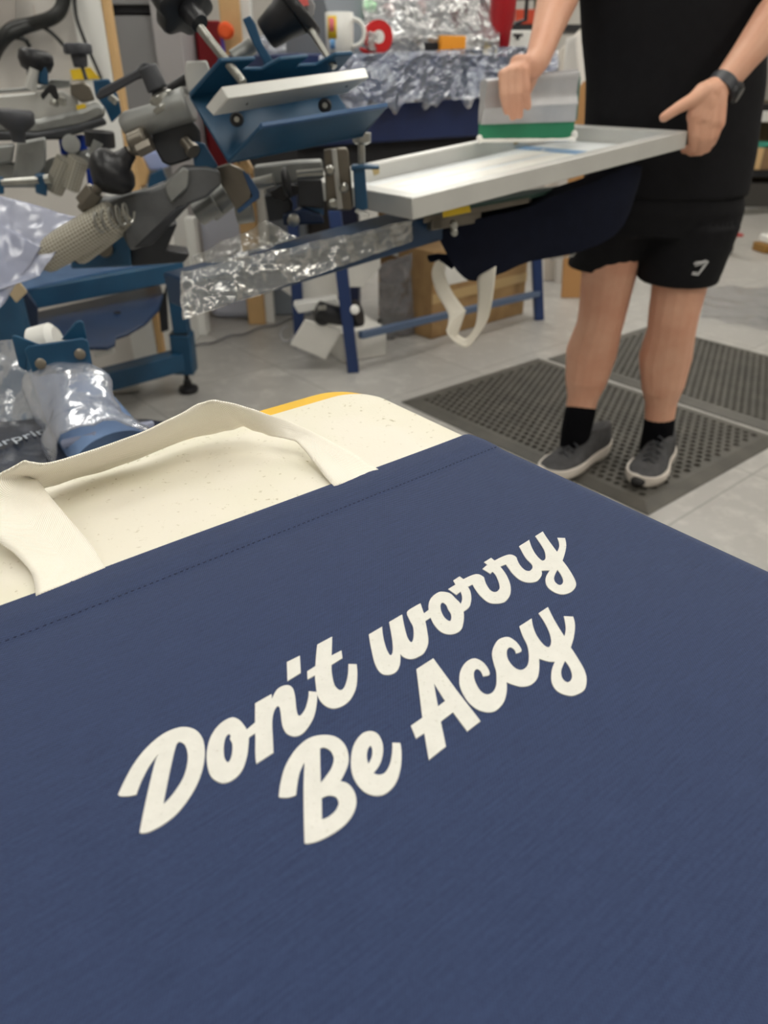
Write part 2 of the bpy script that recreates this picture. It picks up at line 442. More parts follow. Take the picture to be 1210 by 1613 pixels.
tb = thing('tote_bag', pb(W/2, .2, 0), 'navy canvas tote bag with cream handle and white printed words, in the foreground', 'tote bag')
def bagz(u, v):
    e = min(u+.003, W+.003-u); 
    z = .0010
    z += .0012*(1-max(0, min(1, abs(v-.014)/.016)))**.5 if v < .03 else 0
    z += .0006*mnoise.noise(V((u*9, v*9, 1)))+.0009*mnoise.noise(V((u*3.5, v*22, 5)))*math.exp(-max(v, 0)/.05)
    if e < .006: z -= .004*(1-e/.006)**2
    return z
NU, NV = 90, 110
g = []; uvg = []
us = [-.0045, -.0045, -.004, -.003] + [i/NU*W for i in range(NU+1)] + [W+.003, W+.004, W+.0045, W+.0045]
dzs = [-.034, -.012, -.005, -.0015] + [0]*(NU+1) + [-.0015, -.005, -.012, -.034]
vs = [-.0012, -.0009, 0] + [.002+(j/NV)**1.5*.42 for j in range(NV+1)]
for j, v in enumerate(vs):
    row = []; ur = []
    for u, dz in zip(us, dzs):
        zz = bagz(max(u, 0), v)+dz
        if j == 0: zz = min(zz, -.0008) if dz == 0 else zz
        edge = .0012*math.sin(u*14)*(1 if j < 3 else 0)
        row.append(pb(u, v+edge*.5, zz)); ur.append((u, v+dz))
    g.append(row); uvg.append(ur)
b = MB(); b.sheet(g, uvg); body = b.build('bag_body', bagm, tb, merge=False, ang=80)
# underside panel of the bag below the board
b = MB(); b.prism([pb(u, v, -.036) for u, v in roundrect(-.0045, W+.0045, 0, .42, .004, 3)], (0, 0, .0015)); b.build('back_panel', bagm, tb)
# hem stitches
b = MB(); st = []
u = .002
while u < W:
    z = bagz(u, .0285)+.0001
    b.beam(pb(u, .0285, z), pb(u+.0016, .0285, z), .0004, .0003); u += .0034
b.build('hem_stitching', mat('navy_thread', (26, 34, 62), .8), tb, smooth=False)

# lettering
def cr(pts):
    out = []; n = len(pts)
    for i in range(n):
        p1, p2 = pts[i], pts[(i+1) % n]; p0 = pts[i-1]; p3 = pts[(i+2) % n]
        c1 = len(p1) > 2; c2 = len(p2) > 2
        a = V(p1[:2]); d = V(p2[:2])
        m1 = (d-a) if c1 else (d-V(p0[:2]))*.5
        m2 = (d-a) if c2 else (V(p3[:2])-a)*.5
        L = (d-a).length
        if not c1 and m1.length > 1.4*L: m1 *= 1.4*L/m1.length
        if not c2 and m2.length > 1.4*L: m2 *= 1.4*L/m2.length
        if c1 and not c2: m1 = (d-a)*1.5-m2*.5
        if c2 and not c1: m2 = (d-a)*1.5-m1*.5
        k = 1 if (c1 and c2) else 6
        for q in range(k):
            t = q/k
            out.append(a*(2*t**3-3*t*t+1)+m1*(t**3-2*t*t+t)+d*(-2*t**3+3*t*t)+m2*(t**3-t*t))
    return out
c = 1
Z1, Z2, Z3, Z4, Z5, Z6, Z7 = (180, 1120), (340, 990), (420, 1120), (570, 870), (690, 820), (640, 980), (760, 930)
def tr(pts, off): return [((p[0]/5+off[0]), (p[1]/5+off[1])) + tuple(p[2:]) for p in pts]
def cor(pts): return [(x, y, 1) for x, y in pts]
GL1 = [
 [tr([(33,662,c),(80,560),(150,430),(250,300),(370,195),(480,142),(570,130),(650,160),(700,230),(714,330),(700,450),(655,580),(580,710),(490,820),(390,900),(290,955),(235,970),(203,966,c),(215,890),(250,720),(290,540),(325,400),(357,338,c),(320,380),(265,460),(215,560),(175,665,c),(110,678),(50,676)], Z1),
  tr([(492,262,c),(520,247),(560,275),(580,350),(575,430),(550,520),(500,610),(440,690),(388,742,c),(405,650),(425,550),(450,430),(475,320)], Z1)],
 [tr([(850,575),(770,530),(735,440),(730,330),(760,210),(830,110),(920,57),(980,72),(1025,120),(1046,158),(1060,210),(1058,270),(1045,370),(1005,480),(935,550)], Z1),
  tr([(900,187),(918,200),(912,225),(930,262),(930,330),(915,390),(893,410),(868,370),(863,290),(875,220)], Z1)],
 [tr(cor([(1030,165),(1112,95),(1130,100),(1130,180),(1112,180),(1045,225)]), Z1)],
 [tr([(310,595,c),(440,522,c),(442,560,c),(490,480),(560,452),(605,475),(625,540),(635,640),(650,690),(670,690),(705,640),(728,560),(733,502,c),(798,508,c),(795,600),(770,710),(700,820),(630,857),(560,835),(525,770),(510,660),(500,622),(480,622),(455,670),(445,750),(450,870),(455,985,c),(320,1073,c),(312,1000),(312,900),(310,750)], Z2)],
 [tr(cor([(560,270),(663,220),(670,355),(565,420)]), Z2)],
 [tr([(800,133,c),(917,70,c),(915,150),(912,220,c),(990,180,c),(998,240,c),(912,293,c),(915,360),(935,450),(975,493),(1010,475),(1038,390),(1045,287,c),(1110,290,c),(1115,380),(1100,490),(1040,590),(940,638),(860,615),(805,545),(785,430),(782,375,c),(723,408,c),(720,345,c),(785,303,c),(790,220)], Z2)],
 [tr([(55,655,c),(160,593,c),(170,680),(195,770),(225,820),(243,790),(240,700),(215,557,c),(318,498,c),(335,590),(360,680),(390,718),(407,680),(405,600),(380,548),(355,490),(375,460),(462,410,c),(475,450),(490,490,c),(530,460,c),(560,510,c),(500,550,c),(515,630),(523,720),(490,800),(430,840),(380,850),(330,835),(304,810,c),(300,890),(270,950),(210,975),(150,960),(105,890),(75,770)], Z4)],
 [tr([(525,430),(545,370),(600,325),(650,320),(700,335),(740,375),(778,415),(800,470),(803,540),(780,620),(710,655),(630,640),(570,580),(535,500)], Z4),
  tr([(640,405),(665,425),(680,460),(703,500),(700,545),(680,548),(645,515),(622,460),(622,415)], Z4)],
 [tr([(80,548,c),(138,512,c),(120,480,c),(170,447,c),(200,470,c),(300,430),(362,455,c),(380,510),(415,560),(455,572),(483,545),(480,500),(455,440),(428,410,c),(412,428,c),(350,388,c),(388,355,c),(362,335,c),(418,300,c),(445,322,c),(555,275),(617,295,c),(640,350),(680,395),(720,405),(743,380),(735,350),(690,300),(638,208,c),(718,157,c),(740,220),(775,280),(820,322),(845,305),(840,250),(810,195),(765,128,c),(825,90,c),(870,160),(938,253,c),(955,200),(940,140,c),(1000,142,c),(1010,200),(1000,260),(980,322,c),(1030,390),(1080,480),(1083,530),(1040,575),(970,590),(900,565),(855,520),(848,460),(880,400,c),(815,402,c),(815,440),(780,485),(720,497),(650,480),(590,430),(560,390),(533,352,c),(490,370,c),(540,440),(570,520),(568,590),(530,645),(470,663),(400,655),(340,610),(300,560),(272,512,c),(235,530,c),(255,570),(262,630),(245,690),(200,725,c),(150,700),(178,668,c),(190,620),(178,568,c),(145,595,c)], Z5),
  tr([(940,395,c),(970,440),(985,480),(975,510),(950,515),(920,490),(915,450)], Z5)],
]
c1c2y = tr([(418,470),(425,400),(465,330),(530,295),(590,315),(635,360),(657,410),(645,428),(603,435,c),(585,395),(555,378),(533,405),(540,470),(580,545),(630,577),(680,560),(708,500),(708,400),(690,340),(675,260),(690,200),(730,145),(800,127),(860,160),(900,210),(905,238),(862,255,c),(850,225),(815,207),(792,235),(800,300),(850,365),(905,385),(950,355),(965,290),(955,200),(915,115)], Z6) + \
 tr([(290,293,c),(387,230,c),(400,300),(430,370),(480,435),(520,455),(540,420),(530,350),(490,265),(440,190,c),(515,140,c),(570,250),(645,370,c),(655,300),(640,212,c),(713,215,c),(728,280),(720,370),(695,457,c),(750,540),(805,640),(820,720),(800,790),(730,830),(670,832),(590,800),(545,730),(545,640),(570,568,c),(520,567),(445,545,c),(447,630),(430,700),(380,750),(310,765),(240,750),(190,730,c)], Z7) + \
 tr([(790,560),(765,640),(710,700),(650,717),(570,700),(500,650),(450,580),(425,520)], Z6)
GL2 = [
 [tr([(97,680,c),(110,580),(150,440),(230,310),(330,225),(440,197),(540,210),(610,265),(645,350),(638,440),(580,562,c),(640,580),(690,640),(708,720),(685,810),(620,900),(520,975),(410,1030),(330,1052),(300,1048,c),(295,900),(292,700),(293,560),(300,410,c),(265,480),(245,570),(233,670,c),(170,690),(110,690)], Z3),
  tr([(422,303,c),(460,297),(510,330),(530,390),(510,460),(470,520),(428,573,c),(424,440)], Z3),
  tr([(435,693,c),(490,673),(545,685),(568,730),(545,790),(490,840),(437,862,c),(436,780)], Z3)],
 [tr([(665,380),(690,270),(750,190),(820,167),(880,195),(915,270),(915,350),(890,430),(842,495,c),(880,510),(930,495),(970,430),(988,340),(990,258,c),(1052,260,c),(1063,340),(1055,460),(1020,570),(950,650),(870,675),(780,650),(710,580),(672,490)], Z3),
  tr([(818,282),(832,310),(828,370),(802,425,c),(790,370),(797,310)], Z3)],
 [tr(cor([(80,380),(213,295),(400,550),(585,787),(480,868),(367,718),(272,790),(312,985),(178,1093),(142,882),(77,925),(37,825),(127,762)]), Z6),
  tr(cor([(217,490),(305,630),(250,673)]), Z6)],
 [c1c2y, tr([(650,563,c),(690,620),(705,680),(690,720),(660,728),(625,690),(622,630)], Z7)],
]
def print_words(name, glyphs, label):
    b = MB()
    for gl in glyphs:
        loops = [[G(p.x, p.y, ZP+.001) for p in cr(l)] for l in gl]
        flat = [p for l in loops for p in l]
        tris = tessellate_polygon([[V((*to_uv(p), 0)) for p in l] for l in loops])
        def up(p, d): u, v = to_uv(p); return V((p.x, p.y, ZP+bagz(u, v)+d))
        base = len(b.v)
        b.v += [up(p, .00045) for p in flat]
        for t in tris: b.addf([base+i for i in t])
        k = 0
        for l in loops:
            n = len(l); s0 = len(b.v); b.v += [up(p, -.0003) for p in l]
            for i in range(n):
                j = (i+1) % n; b.addf((base+k+i, base+k+j, s0+j, s0+i))
            k += n
    o = b.build(name, ink, tb, smooth=False)
    o['label'] = label
print_words('printed_words', GL1, 'white brush-script words Don\'t worry')
print_words('printed_words', GL2, 'white brush-script words Be Accy')

# handle: cream herringbone ribbon, pairs of edges (px, height above the board)
HP = [((57,940,.001),(166,895,.001)), ((50,905,.002),(143,858,.003)), ((24,873,.006),(113,823,.008)), ((-6,848,.012),(90,796,.013)),
      ((-26,800,.018),(68,768,.016)), ((-10,756,.026),(60,757,.018)), ((14,740,.032),(60,756,.014)), ((37,727,.038),(64,768,.007)),
      ((50,729,.037),(86,763,.004)), ((82,729,.035),(126,751,.003)), ((157,706,.034),(180,735,.003)), ((220,683,.036),(235,715,.006)),
      ((262,664,.038),(290,692,.008)), ((301,643,.041),(338,682,.008)), ((322,634,.043),(364,676,.010)), ((337,631,.044),(383,671,.012)),
      ((357,634,.040),(392,674,.012)), ((385,641,.034),(408,680,.012)), ((420,652,.028),(430,687,.012)), ((455,664,.022),(450,691,.013)), ((490,680,.016),(466,695,.012)),
      ((525,698,.010),(480,709,.010)), ((560,717,.005),(500,735,.004)), ((597,741,.0012),(527,768,.0012))]
def bez(seq, t):
    n = len(seq)-1; x = t*n; i = min(int(x), n-1); f = x-i
    p0, p1, p2, p3 = seq[max(i-1, 0)], seq[i], seq[i+1], seq[min(i+2, n)]
    return ((2*p1)+(p2-p0)*f+(2*p0-5*p1+4*p2-p3)*f*f+(3*p1-p0-3*p2+p3)*f**3)*.5
EA = [G(a[0], a[1], ZP+a[2]) for a, _ in HP]; EB = [G(b_[0], b_[1], ZP+b_[2]) for _, b_ in HP]
g = []; uvg = []; Lv = 0; prev = None; NW = 10
for i in range(221):
    t = i/220; a = bez(EA, t); b2 = bez(EB, t); m = (a+b2)/2
    if prev is not None: Lv += (m-prev).length
    prev = m; row = []; ur = []
    for k in range(NW+1):
        s_ = k/NW; p = a*(1-s_)+b2*s_
        p += V((0, 0, .0007*mnoise.noise(V((s_*3, t*30, 0)))))
        p.z = max(p.z, ZP+.0006)
        row.append(p); ur.append((s_*.029, Lv))
    g.append(row); uvg.append(ur)
b = MB(); b.sheet(g, uvg); b.build('handle', tapem, tb, merge=False, ang=180, solid=.0013)

# ------------------------------------------------------------------ rubber mats
def rubber_mat(name, c0, ex, ey, Lx, Ly, label, pitch=.029, brd=.055):
    b = MB(); zt, zb = .014, .001
    def w(x, y, z): q = c0+ex*x+ey*y; return V((q.x, q.y, z))
    nx = int((Lx-2*brd)/pitch); ny = int((Ly-2*brd)/pitch); px_ = (Lx-2*brd)/nx; py_ = (Ly-2*brd)/ny
    sq = [(-1, -1), (0, -1), (1, -1), (1, 0), (1, 1), (0, 1), (-1, 1), (-1, 0)]
    for j in range(ny):
        odd = j % 2; y0 = brd+j*py_
        if odd:
            for xa_ in (brd, Lx-brd-px_/2):
                k0 = len(b.v); b.v += [w(xa_, y0, zt), w(xa_+px_/2, y0, zt), w(xa_+px_/2, y0+py_, zt), w(xa_, y0+py_, zt)]; b.addf(range(k0, k0+4))
        for i in range(nx-odd):
            x0 = brd+(i+.5*odd)*px_; cx, cy = x0+px_/2, y0+py_/2
            base = len(b.v)
            for sx, sy in sq: b.v.append(w(cx+sx*px_/2, cy+sy*py_/2, zt))
            for lev, z, rr in ((0, zt+.0015, .37), (1, zb+.001, .31)):
                for sx, sy in sq:
                    l_ = math.hypot(sx, sy); b.v.append(w(cx+sx/l_*px_*rr, cy+sy/l_*py_*rr, z))
            for k in range(8):
                k2 = (k+1) % 8
                b.addf((base+k, base+k2, base+8+k2, base+8+k)); b.addf((base+8+k, base+8+k2, base+16+k2, base+16+k))
            b.addf([base+16+k for k in range(8)])
    inn = [(brd, brd), (Lx-brd, brd), (Lx-brd, Ly-brd), (brd, Ly-brd)]
    mid = [(brd-.012, brd-.012), (Lx-brd+.012, brd-.012), (Lx-brd+.012, Ly-brd+.012), (brd-.012, Ly-brd+.012)]
    out = [(0, 0), (Lx, 0), (Lx, Ly), (0, Ly)]
    base = len(b.v)
    b.v += [w(x, y, zt) for x, y in inn]+[w(x, y, zt) for x, y in mid]+[w(x, y, zb+.002) for x, y in out]+[w(x, y, 0.0002) for x, y in out]
    for k in range(4):
        k2 = (k+1) % 4
        for q in range(3): b.addf((base+4*q+k, base+4*q+k2, base+4*(q+1)+k2, base+4*(q+1)+k))
    o = b.build(name, rubber, merge=False, smooth=False)
    return tag(o, label, 'mat')
mB = G(1021, 812); mC = G(632, 634); mA = G(847, 566); mD = G(1255, 690)
exm = (mC-mB).normalized(); eym = V((-exm.y, exm.x, 0))
if eym.dot(mD-mB) < 0: eym = -eym
Lx = (mC-mB).length; Ly = .80
print('mat', Lx, (mA-mC).length, (mD-mB).length)
rubber_mat('rubber_floor_mat', mB, exm, eym, Lx, Ly, 'dark rubber anti-fatigue floor mat with round holes under both shoes of the person')
rubber_mat('rubber_floor_mat', mB+eym*(Ly+.025)-exm*.01, exm, eym, Lx-.02, .80, 'dark rubber anti-fatigue floor mat behind the one stood on, beyond the narrow gap')

# ------------------------------------------------------------------ screen frame with squeegee
FL = G(649, 312, .905); FR = P(1084, 206, 1.86)
e1 = (FR-FL).normalized(); e2 = V((-e1.y, e1.x, 0)).normalized()
nn = e1.cross(e2).normalized()
if nn.z < 0: nn = -nn
FW = .375; LEN = (FR-FL).length
def fp(u, v, w=0): return FL+e1*u+e2*v+nn*w
def onframe(x, y, w=0): return PLN(x, y, FL+nn*w, nn)
print('frame len', LEN, FR, fp(LEN, FW))
fr = thing('printing_screen', fp(LEN/2, FW/2, -.04), 'aluminium framed printing screen with white ink, lifted at one end by the person', 'printing screen')
b = MB(); T, H = .032, .036
def ringbox(b, o, i, z0, z1):
    base = len(b.v)
    for pts, z in ((o, z1), (i, z1), (o, z0), (i, z0)): b.v += [fp(u, v, z) for u, v in pts]
    for k in range(4):
        k2 = (k+1) % 4
        b.addf((base+k, base+k2, base+4+k2, base+4+k)); b.addf((base+8+k2, base+8+k, base+12+k, base+12+k2))
        b.addf((base+k2, base+k, base+8+k, base+8+k2)); b.addf((base+4+k, base+4+k2, base+12+k2, base+12+k))
ringbox(b, [(0, 0), (LEN, 0), (LEN, FW), (0, FW)], [(T, T), (LEN-T, T), (LEN-T, FW-T), (T, FW-T)], -H, 0)
b.build('frame', alumw, fr, bev=.002)
b = MB(); g = [[fp(T+(LEN-2*T)*i/20, T+(FW-2*T)*j/12, -H+.004) for i in range(21)] for j in range(13)]
b.sheet(g); b.build('mesh_fabric', meshm, fr, solid=.0006)
b = MB()
for k in range(3):
    g = []
    for j in range(7):
        row = []
        for i in range(25):
            u = T+.05+(LEN*.68)*i/24; v = .06+.085*k+(.06)*j/6
            row.append(fp(u, v, -H+.005+.004*max(0, mnoise.noise(V((u*18, v*40, k))))*math.sin(math.pi*j/6)))
        g.append(row)
    b.sheet(g)
b.build('ink_pool', inkw, fr, ang=80)
b = MB()
b.prism([fp(LEN-T-.16, T, -H+.0055), fp(LEN-T-.12, T, -H+.0055), fp(LEN-T-.12, FW-T, -H+.0055), fp(LEN-T-.16, FW-T, -H+.0055)], nn*.0005)
b.prism([fp(T, T, -H+.0055), fp(LEN-T, T, -H+.0055), fp(LEN-T, T+.028, -H+.0055), fp(T, T+.028, -H+.0055)], nn*.0005)
b.build('blue_tape_strip', tapeb, fr)
for u, v in ((.17, FW-T-.001), (.60, FW-T-.001), (.66, FW-T-.001)):
    b = MB(); b.prism([fp(u, v, -.008), fp(u+.02, v, -.006), fp(u+.018, v, -.020), fp(u+.004, v, -.022)], -e2*.0006)
    b.build('ink_stain', mat('tan_stain', (170, 150, 104), .6), fr)

# squeegee: profile lofted between its two ends
SL = onframe(754, 222, .012); SR = P(903, 221, SL.y+.08)

print('squeegee', SL, SR)
sd = (SR-SL).normalized(); sn = V((sd.y, -sd.x, 0)).normalized()     # towards camera
if sn.y > 0: sn = -sn
sq = thing('squeegee', SL, 'green bladed squeegee with grey aluminium holder held over the screen', 'squeegee')
up_l = P(762, 127, SL.y+.005)-SL; up_r = P(906, 112, SR.y+.005)-SR
def loft(b, prof):            # prof: (height fraction, front offset) closed
    n = len(prof); base = len(b.v)
    for o, up in ((SL, up_l), (SR, up_r)):
        for t, w in prof: b.v.append(o+up*t+sn*w)
    b.addf(range(base+n-1, base-1, -1)); b.addf(range(base+n, base+2*n))
    for i in range(n):
        j = (i+1) % n; b.addf((base+i, base+j, base+n+j, base+n+i))
b = MB(); loft(b, [(.01, .003), (.34, .004), (.34, -.006), (.01, -.005)]); b.build('blade', greenb, sq)
b = MB(); loft(b, [(.28, .008), (.50, .012), (.545, .018), (.60, .015), (.70, .011), (.82, .014), (.93, .020), (1, .018), (1.03, .006), (1, -.016), (.9, -.020), (.7, -.012), (.5, -.014), (.28, -.010)])
b.build('holder', sqal, sq, bev=.0008, ang=50)
b = MB(); o, up = SR, up_r
b.prism([o+up*t+sn*w for t, w in ((.3, .006), (.5, .010), (.9, .016), (1.0, .010), (.98, -.014), (.7, -.010), (.3, -.009))], sd*.006)
b.build('end_cap', mat('green_grey_cap', (96, 122, 112), .4), sq, bev=.001)
b = MB(); pts = []
for i in range(26):
    t = i/25; p = SL+(SR-SL)*t+sn*.004+V((0, 0, .001)); pts.append(p)
b.tube(pts, [.0035+.002*abs(mnoise.noise(p*60))+(.006 if i > 23 or i < 1 else 0)*.5 for i, p in enumerate(pts)], 8)
b.ball(SR+up_r*.08+sn*.004, .009, (1, .6, 1.2), 12)
b.ball(SL+up_l*.05+sn*.004, .007, (1, .6, 1), 12)
b.build('ink_residue', inkw, sq)

# ------------------------------------------------------------------ second platen under the screen + its dark tote bag
p2 = thing('screen_printing_platen', P(745, 345, 1.62), 'thin printing board with green and steel edge under the lifted screen', 'printing platen')
b = MB(); b.hexa([P(668, 345, 1.52), P(832, 315, 1.66), P(900, 296, 1.86), P(735, 320, 1.72), P(668, 338, 1.52), P(832, 308, 1.66), P(900, 290, 1.86), P(735, 312, 1.72)])
b.build('board', mat('green_board', (70, 104, 96), .5), p2, bev=.002)
b = MB(); b.hexa([P(667, 352, 1.515), P(833, 320, 1.655), P(838, 318, 1.69), P(672, 349, 1.55), P(667, 342, 1.515), P(833, 311, 1.655), P(838, 309, 1.69), P(672, 339, 1.55)])
b.build('steel_edge', bracketm, p2, bev=.001)
b = MB(); b.beam(P(668, 352, 1.54), P(745, 340, 1.62), .05, .02); b.build('bracket', bracketm, p2, bev=.002)
b = MB()
for (x, y) in ((716, 356), (716, 367)): b.lathe(P(x, y, 1.50), P(x, y, 1.50)+V((0, .03, 0)), [(0, .004), (.002, .007), (.03, .007)], 12)
b.build('bolt', steel, p2)
b = MB(); b.px([(697, 332), (740, 324), (742, 334), (698, 343)], 1.505, .004); b.build('warning_sticker', yelst, p2)

t2 = thing('tote_bag', P(820, 400, 1.62), 'very dark navy tote bag hanging from the board below the lifted screen', 'tote bag')
def drape(px_pts_top, px_pts_bot, depth, n=24, m=14, fold=.006):
    g = []
    for j in range(m+1):
        v = j/m; row = []
        for i in range(n+1):
            u = i/n
            a = bez([V((p[0], p[1], p[2])) for p in px_pts_top], u); b3 = bez([V((p[0], p[1], p[2])) for p in px_pts_bot], u)
            q = a*(1-v)+b3*v; p = P(q.x, q.y, q.z)
            row.append(p+V((0, fold*math.sin(u*17+v*3)*v-depth*math.sin(math.pi*u)*.3, 0)))
        g.append(row)
    return g
top = [(684, 360, 1.56), (720, 352, 1.58), (770, 340, 1.61), (825, 328, 1.66), (880, 305, 1.70), (940, 285, 1.74), (985, 262, 1.78), (1012, 262, 1.82)]
bot = [(706, 405, 1.56), (722, 428, 1.58), (745, 443, 1.60), (785, 430, 1.64), (830, 412, 1.68), (905, 398, 1.72), (975, 362, 1.78), (1008, 290, 1.82)]
b = MB(); gf = drape(top, bot, .03); b.sheet(gf)
gb = [[p+V((0, .09*(1-.45*(j/14)), 0)) for p in row] for j, row in enumerate(gf)]
b.sheet(gb); b.sheet([[r[0] for r in gf], [r[0] for r in gb]]); b.sheet([[r[-1] for r in gf], [r[-1] for r in gb]]); b.sheet([gf[0], gb[0]])
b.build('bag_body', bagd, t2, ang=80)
b = MB()
hp = [((686, 412), (706, 404)), ((680, 432), (700, 424)), ((688, 462), (710, 455)), ((705, 492), (732, 487)), ((706, 510), (733, 492)), ((704, 524), (720, 530)), ((718, 540), (722, 527)), ((736, 547), (735, 532)), ((752, 530), (748, 515)), ((768, 505), (752, 490)), ((776, 470), (753, 462)), ((781, 425), (752, 440)), ((781, 420), (757, 433))]
Ea = [P(a[0], a[1], 1.585+.02*math.sin(i)) for i, (a, _) in enumerate(hp)]; Eb = [P(q[0], q[1], 1.60) for i, (_, q) in enumerate(hp)]
g = []; uvg = []
for i in range(81):
    a, b2 = bez(Ea, i/80), bez(Eb, i/80); g.append([a*(1-k/4)+b2*k/4 for k in range(5)]); uvg.append([(k/4*.03, i*.005) for k in range(5)])
b.sheet(g, uvg); b.build('handle', tapem, t2, merge=False, ang=180, solid=.0015)
b = MB(); b.px([(672, 404), (690, 401), (706, 402), (720, 415), (712, 425), (695, 412), (676, 414)], 1.59, .02); b.build('black_fold', bagd, t2, bev=.003)
tag(MB().px([(864, 404), (876, 399), (893, 400), (902, 393), (908, 398), (903, 405), (885, 408), (868, 411)], 1.95, .02).build('plastic_scrap', film2, bev=.002), 'small shiny crumpled plastic scrap below the dark hanging bag', 'plastic scrap')

# ------------------------------------------------------------------ person
def remeshed(b, name, m, parent, vox, smooth_it=4, fac=.5):
    me = bpy.data.meshes.new('tmp'); me.from_pydata(b.v, [], b.f)
    o = bpy.data.objects.new('tmp', me); COL.objects.link(o)
    md = o.modifiers.new('r', 'REMESH'); md.mode = 'VOXEL'; md.voxel_size = vox; md.use_smooth_shade = True
    sm = o.modifiers.new('s', 'SMOOTH'); sm.iterations = smooth_it; sm.factor = fac
    bpy.context.view_layer.update()
    dg = bpy.context.evaluated_depsgraph_get(); ev = o.evaluated_get(dg)
    m2 = bpy.data.meshes.new_from_object(ev); bpy.data.objects.remove(o)
    out = MB(); out.v = [v.co.copy() for v in m2.vertices]; out.f = [tuple(p.vertices) for p in m2.polygons]; out.uv = [None]*len(out.f)
    return out.build(name, m, parent, merge=False, ang=80)
def caps(b, pts, rs, seg=16, flat=None):       # chain of tapered segments with balls at the joints
    pts = [V(p) for p in pts]
    for i in range(len(pts)-1):
        n = 5; b.tube([pts[i].lerp(pts[i+1], k/n) for k in range(n+1)], [rs[i]+(rs[i+1]-rs[i])*k/n for k in range(n+1)], seg)
    for p, r in zip(pts, rs): b.ball(p, r, seg=seg)
def ellrings(b, rings, seg=28, rot=0):         # rings (center, rx, ry)
    base = len(b.v)
    for c_, rx, ry in rings:
        for k in range(seg):
            w = 2*math.pi*k/seg; x, y = rx*math.cos(w), ry*math.sin(w)
            b.v.append(V(c_)+V((x*math.cos(rot)-y*math.sin(rot), x*math.sin(rot)+y*math.cos(rot), 0)))
    n = len(rings)
    for i in range(n-1):
        for k in range(seg):
            k2 = (k+1) % seg; b.addf((base+i*seg+k, base+i*seg+k2, base+(i+1)*seg+k2, base+(i+1)*seg+k))
    b.addf(range(base+seg-1, base-1, -1)); b.addf(range(base+(n-1)*seg, base+n*seg))

YP = 2.12
hipc = P(1045, 300, YP); chest = P(1058, 0, YP+.02)
footR = G(905, 728); footL = G(1018, 735)      # image-left foot (person's right), image-right foot
pers = thing('person', (hipc.x, hipc.y, 0), 'person in black t-shirt and black shorts, bare lower legs, pulling a squeegee over a screen', 'person')
ankR = P(909, 672, 2.13); ankL = P(1037, 678, 2.12)
kneR = P(949, 492, 2.17); kneL = P(1061, 497, 2.10)
hR = V((hipc.x-.095, YP+.04, .90)); hL = V((hipc.x+.10, YP+.02, .90))
print('ank', ankR, ankL, kneR, kneL, 'hip', hipc, 'chest', chest)
shR = V((.47, 2.16, 1.42)); shL = V((.93, 2.14, 1.42))
elR = P(893, -48, 2.06); YH = SL.y-.03
wrR = P(848, 92, YH+.03)
elL = P(1258, -20, 2.0); wrL = P(1136, 138, 1.90)
b = MB()
for hp_, kn, an, sgn in ((hR, kneR, ankR, 1), (hL, kneL, ankL, 1)):
    thigh = kn.lerp(hp_, .5); back = V((0, .02, 0))
    calf = kn.lerp(an, .36)+back; shin = kn.lerp(an, .75)+back*.3
    caps(b, [hp_, thigh, kn.lerp(hp_, .12), kn, kn.lerp(an, .12)], [.098, .086, .072, .069, .067])
    caps(b, [kn.lerp(an, .12), calf, kn.lerp(an, .58)+back*.6, shin, an, V((an.x, an.y, .06))], [.067, .076, .064, .047, .042, .038])
    b.ball(kn+V((-.005, -.028, .0)), .042, (1, .8, 1.2))
    caps(b, [V((an.x, an.y, .055)), V((an.x-.02, an.y-.03, .05))], [.035, .03])
cx = hipc.x
ellrings(b, [((cx, YP+.03, .80), .10, .09), ((cx, YP+.03, .86), .17, .115), ((cx, YP+.03, .94), .175, .115), ((cx-.005, YP+.03, 1.05), .155, .10), ((cx-.01, YP+.03, 1.18), .165, .11), ((cx-.015, YP+.04, 1.32), .185, .115), ((cx-.02, YP+.04, 1.42), .16, .09), ((cx-.02, YP+.04, 1.47), .07, .06)])
caps(b, [V((cx-.02, YP+.04, 1.45)), V((cx-.025, YP+.0, 1.58))], [.062, .055])
hd = V((cx-.03, YP-.02, 1.66))
Mh = Matrix.Rotation(math.radians(-28), 3, 'X')   # looks down at the screen (facing the camera side)
b.ball(hd+V((0, .015, .02)), .1, (.78, .96, 1.05), 24, Mh)
b.ball(hd+Mh@V((0, -.03, -.055)), .062, (.9, .9, 1.0), 18, Mh)             # jaw
b.tube([hd+Mh@V((0, -.088, .015)), hd+Mh@V((0, -.115, -.022)), hd+Mh@V((0, -.09, -.03))], [.008, .013, .006], 10)   # nose
for s_ in (-1, 1):
    b.ball(hd+Mh@V((s_*.078, .01, -.005)), .026, (.35, .7, 1.1), 12, Mh)    # ears
    b.ball(hd+Mh@V((s_*.03, -.083, .028)), .015, (1.3, .6, .6), 10, Mh)      # brow
b.tube([hd+Mh@V((-.022, -.086, -.055)), hd+Mh@V((0, -.094, -.054)), hd+Mh@V((.022, -.086, -.055))], [.005, .008, .005], 10)
for sh, el, wr in ((shR, elR, wrR), (shL, elL, wrL)):
    caps(b, [V((cx+(sh.x-cx)*.55, sh.y, 1.42)), sh, sh.lerp(el, .5), el], [.062, .06, .052, .044])
    caps(b, [el, el.lerp(wr, .3), el.lerp(wr, .7), wr], [.044, .047, .034, .0275])
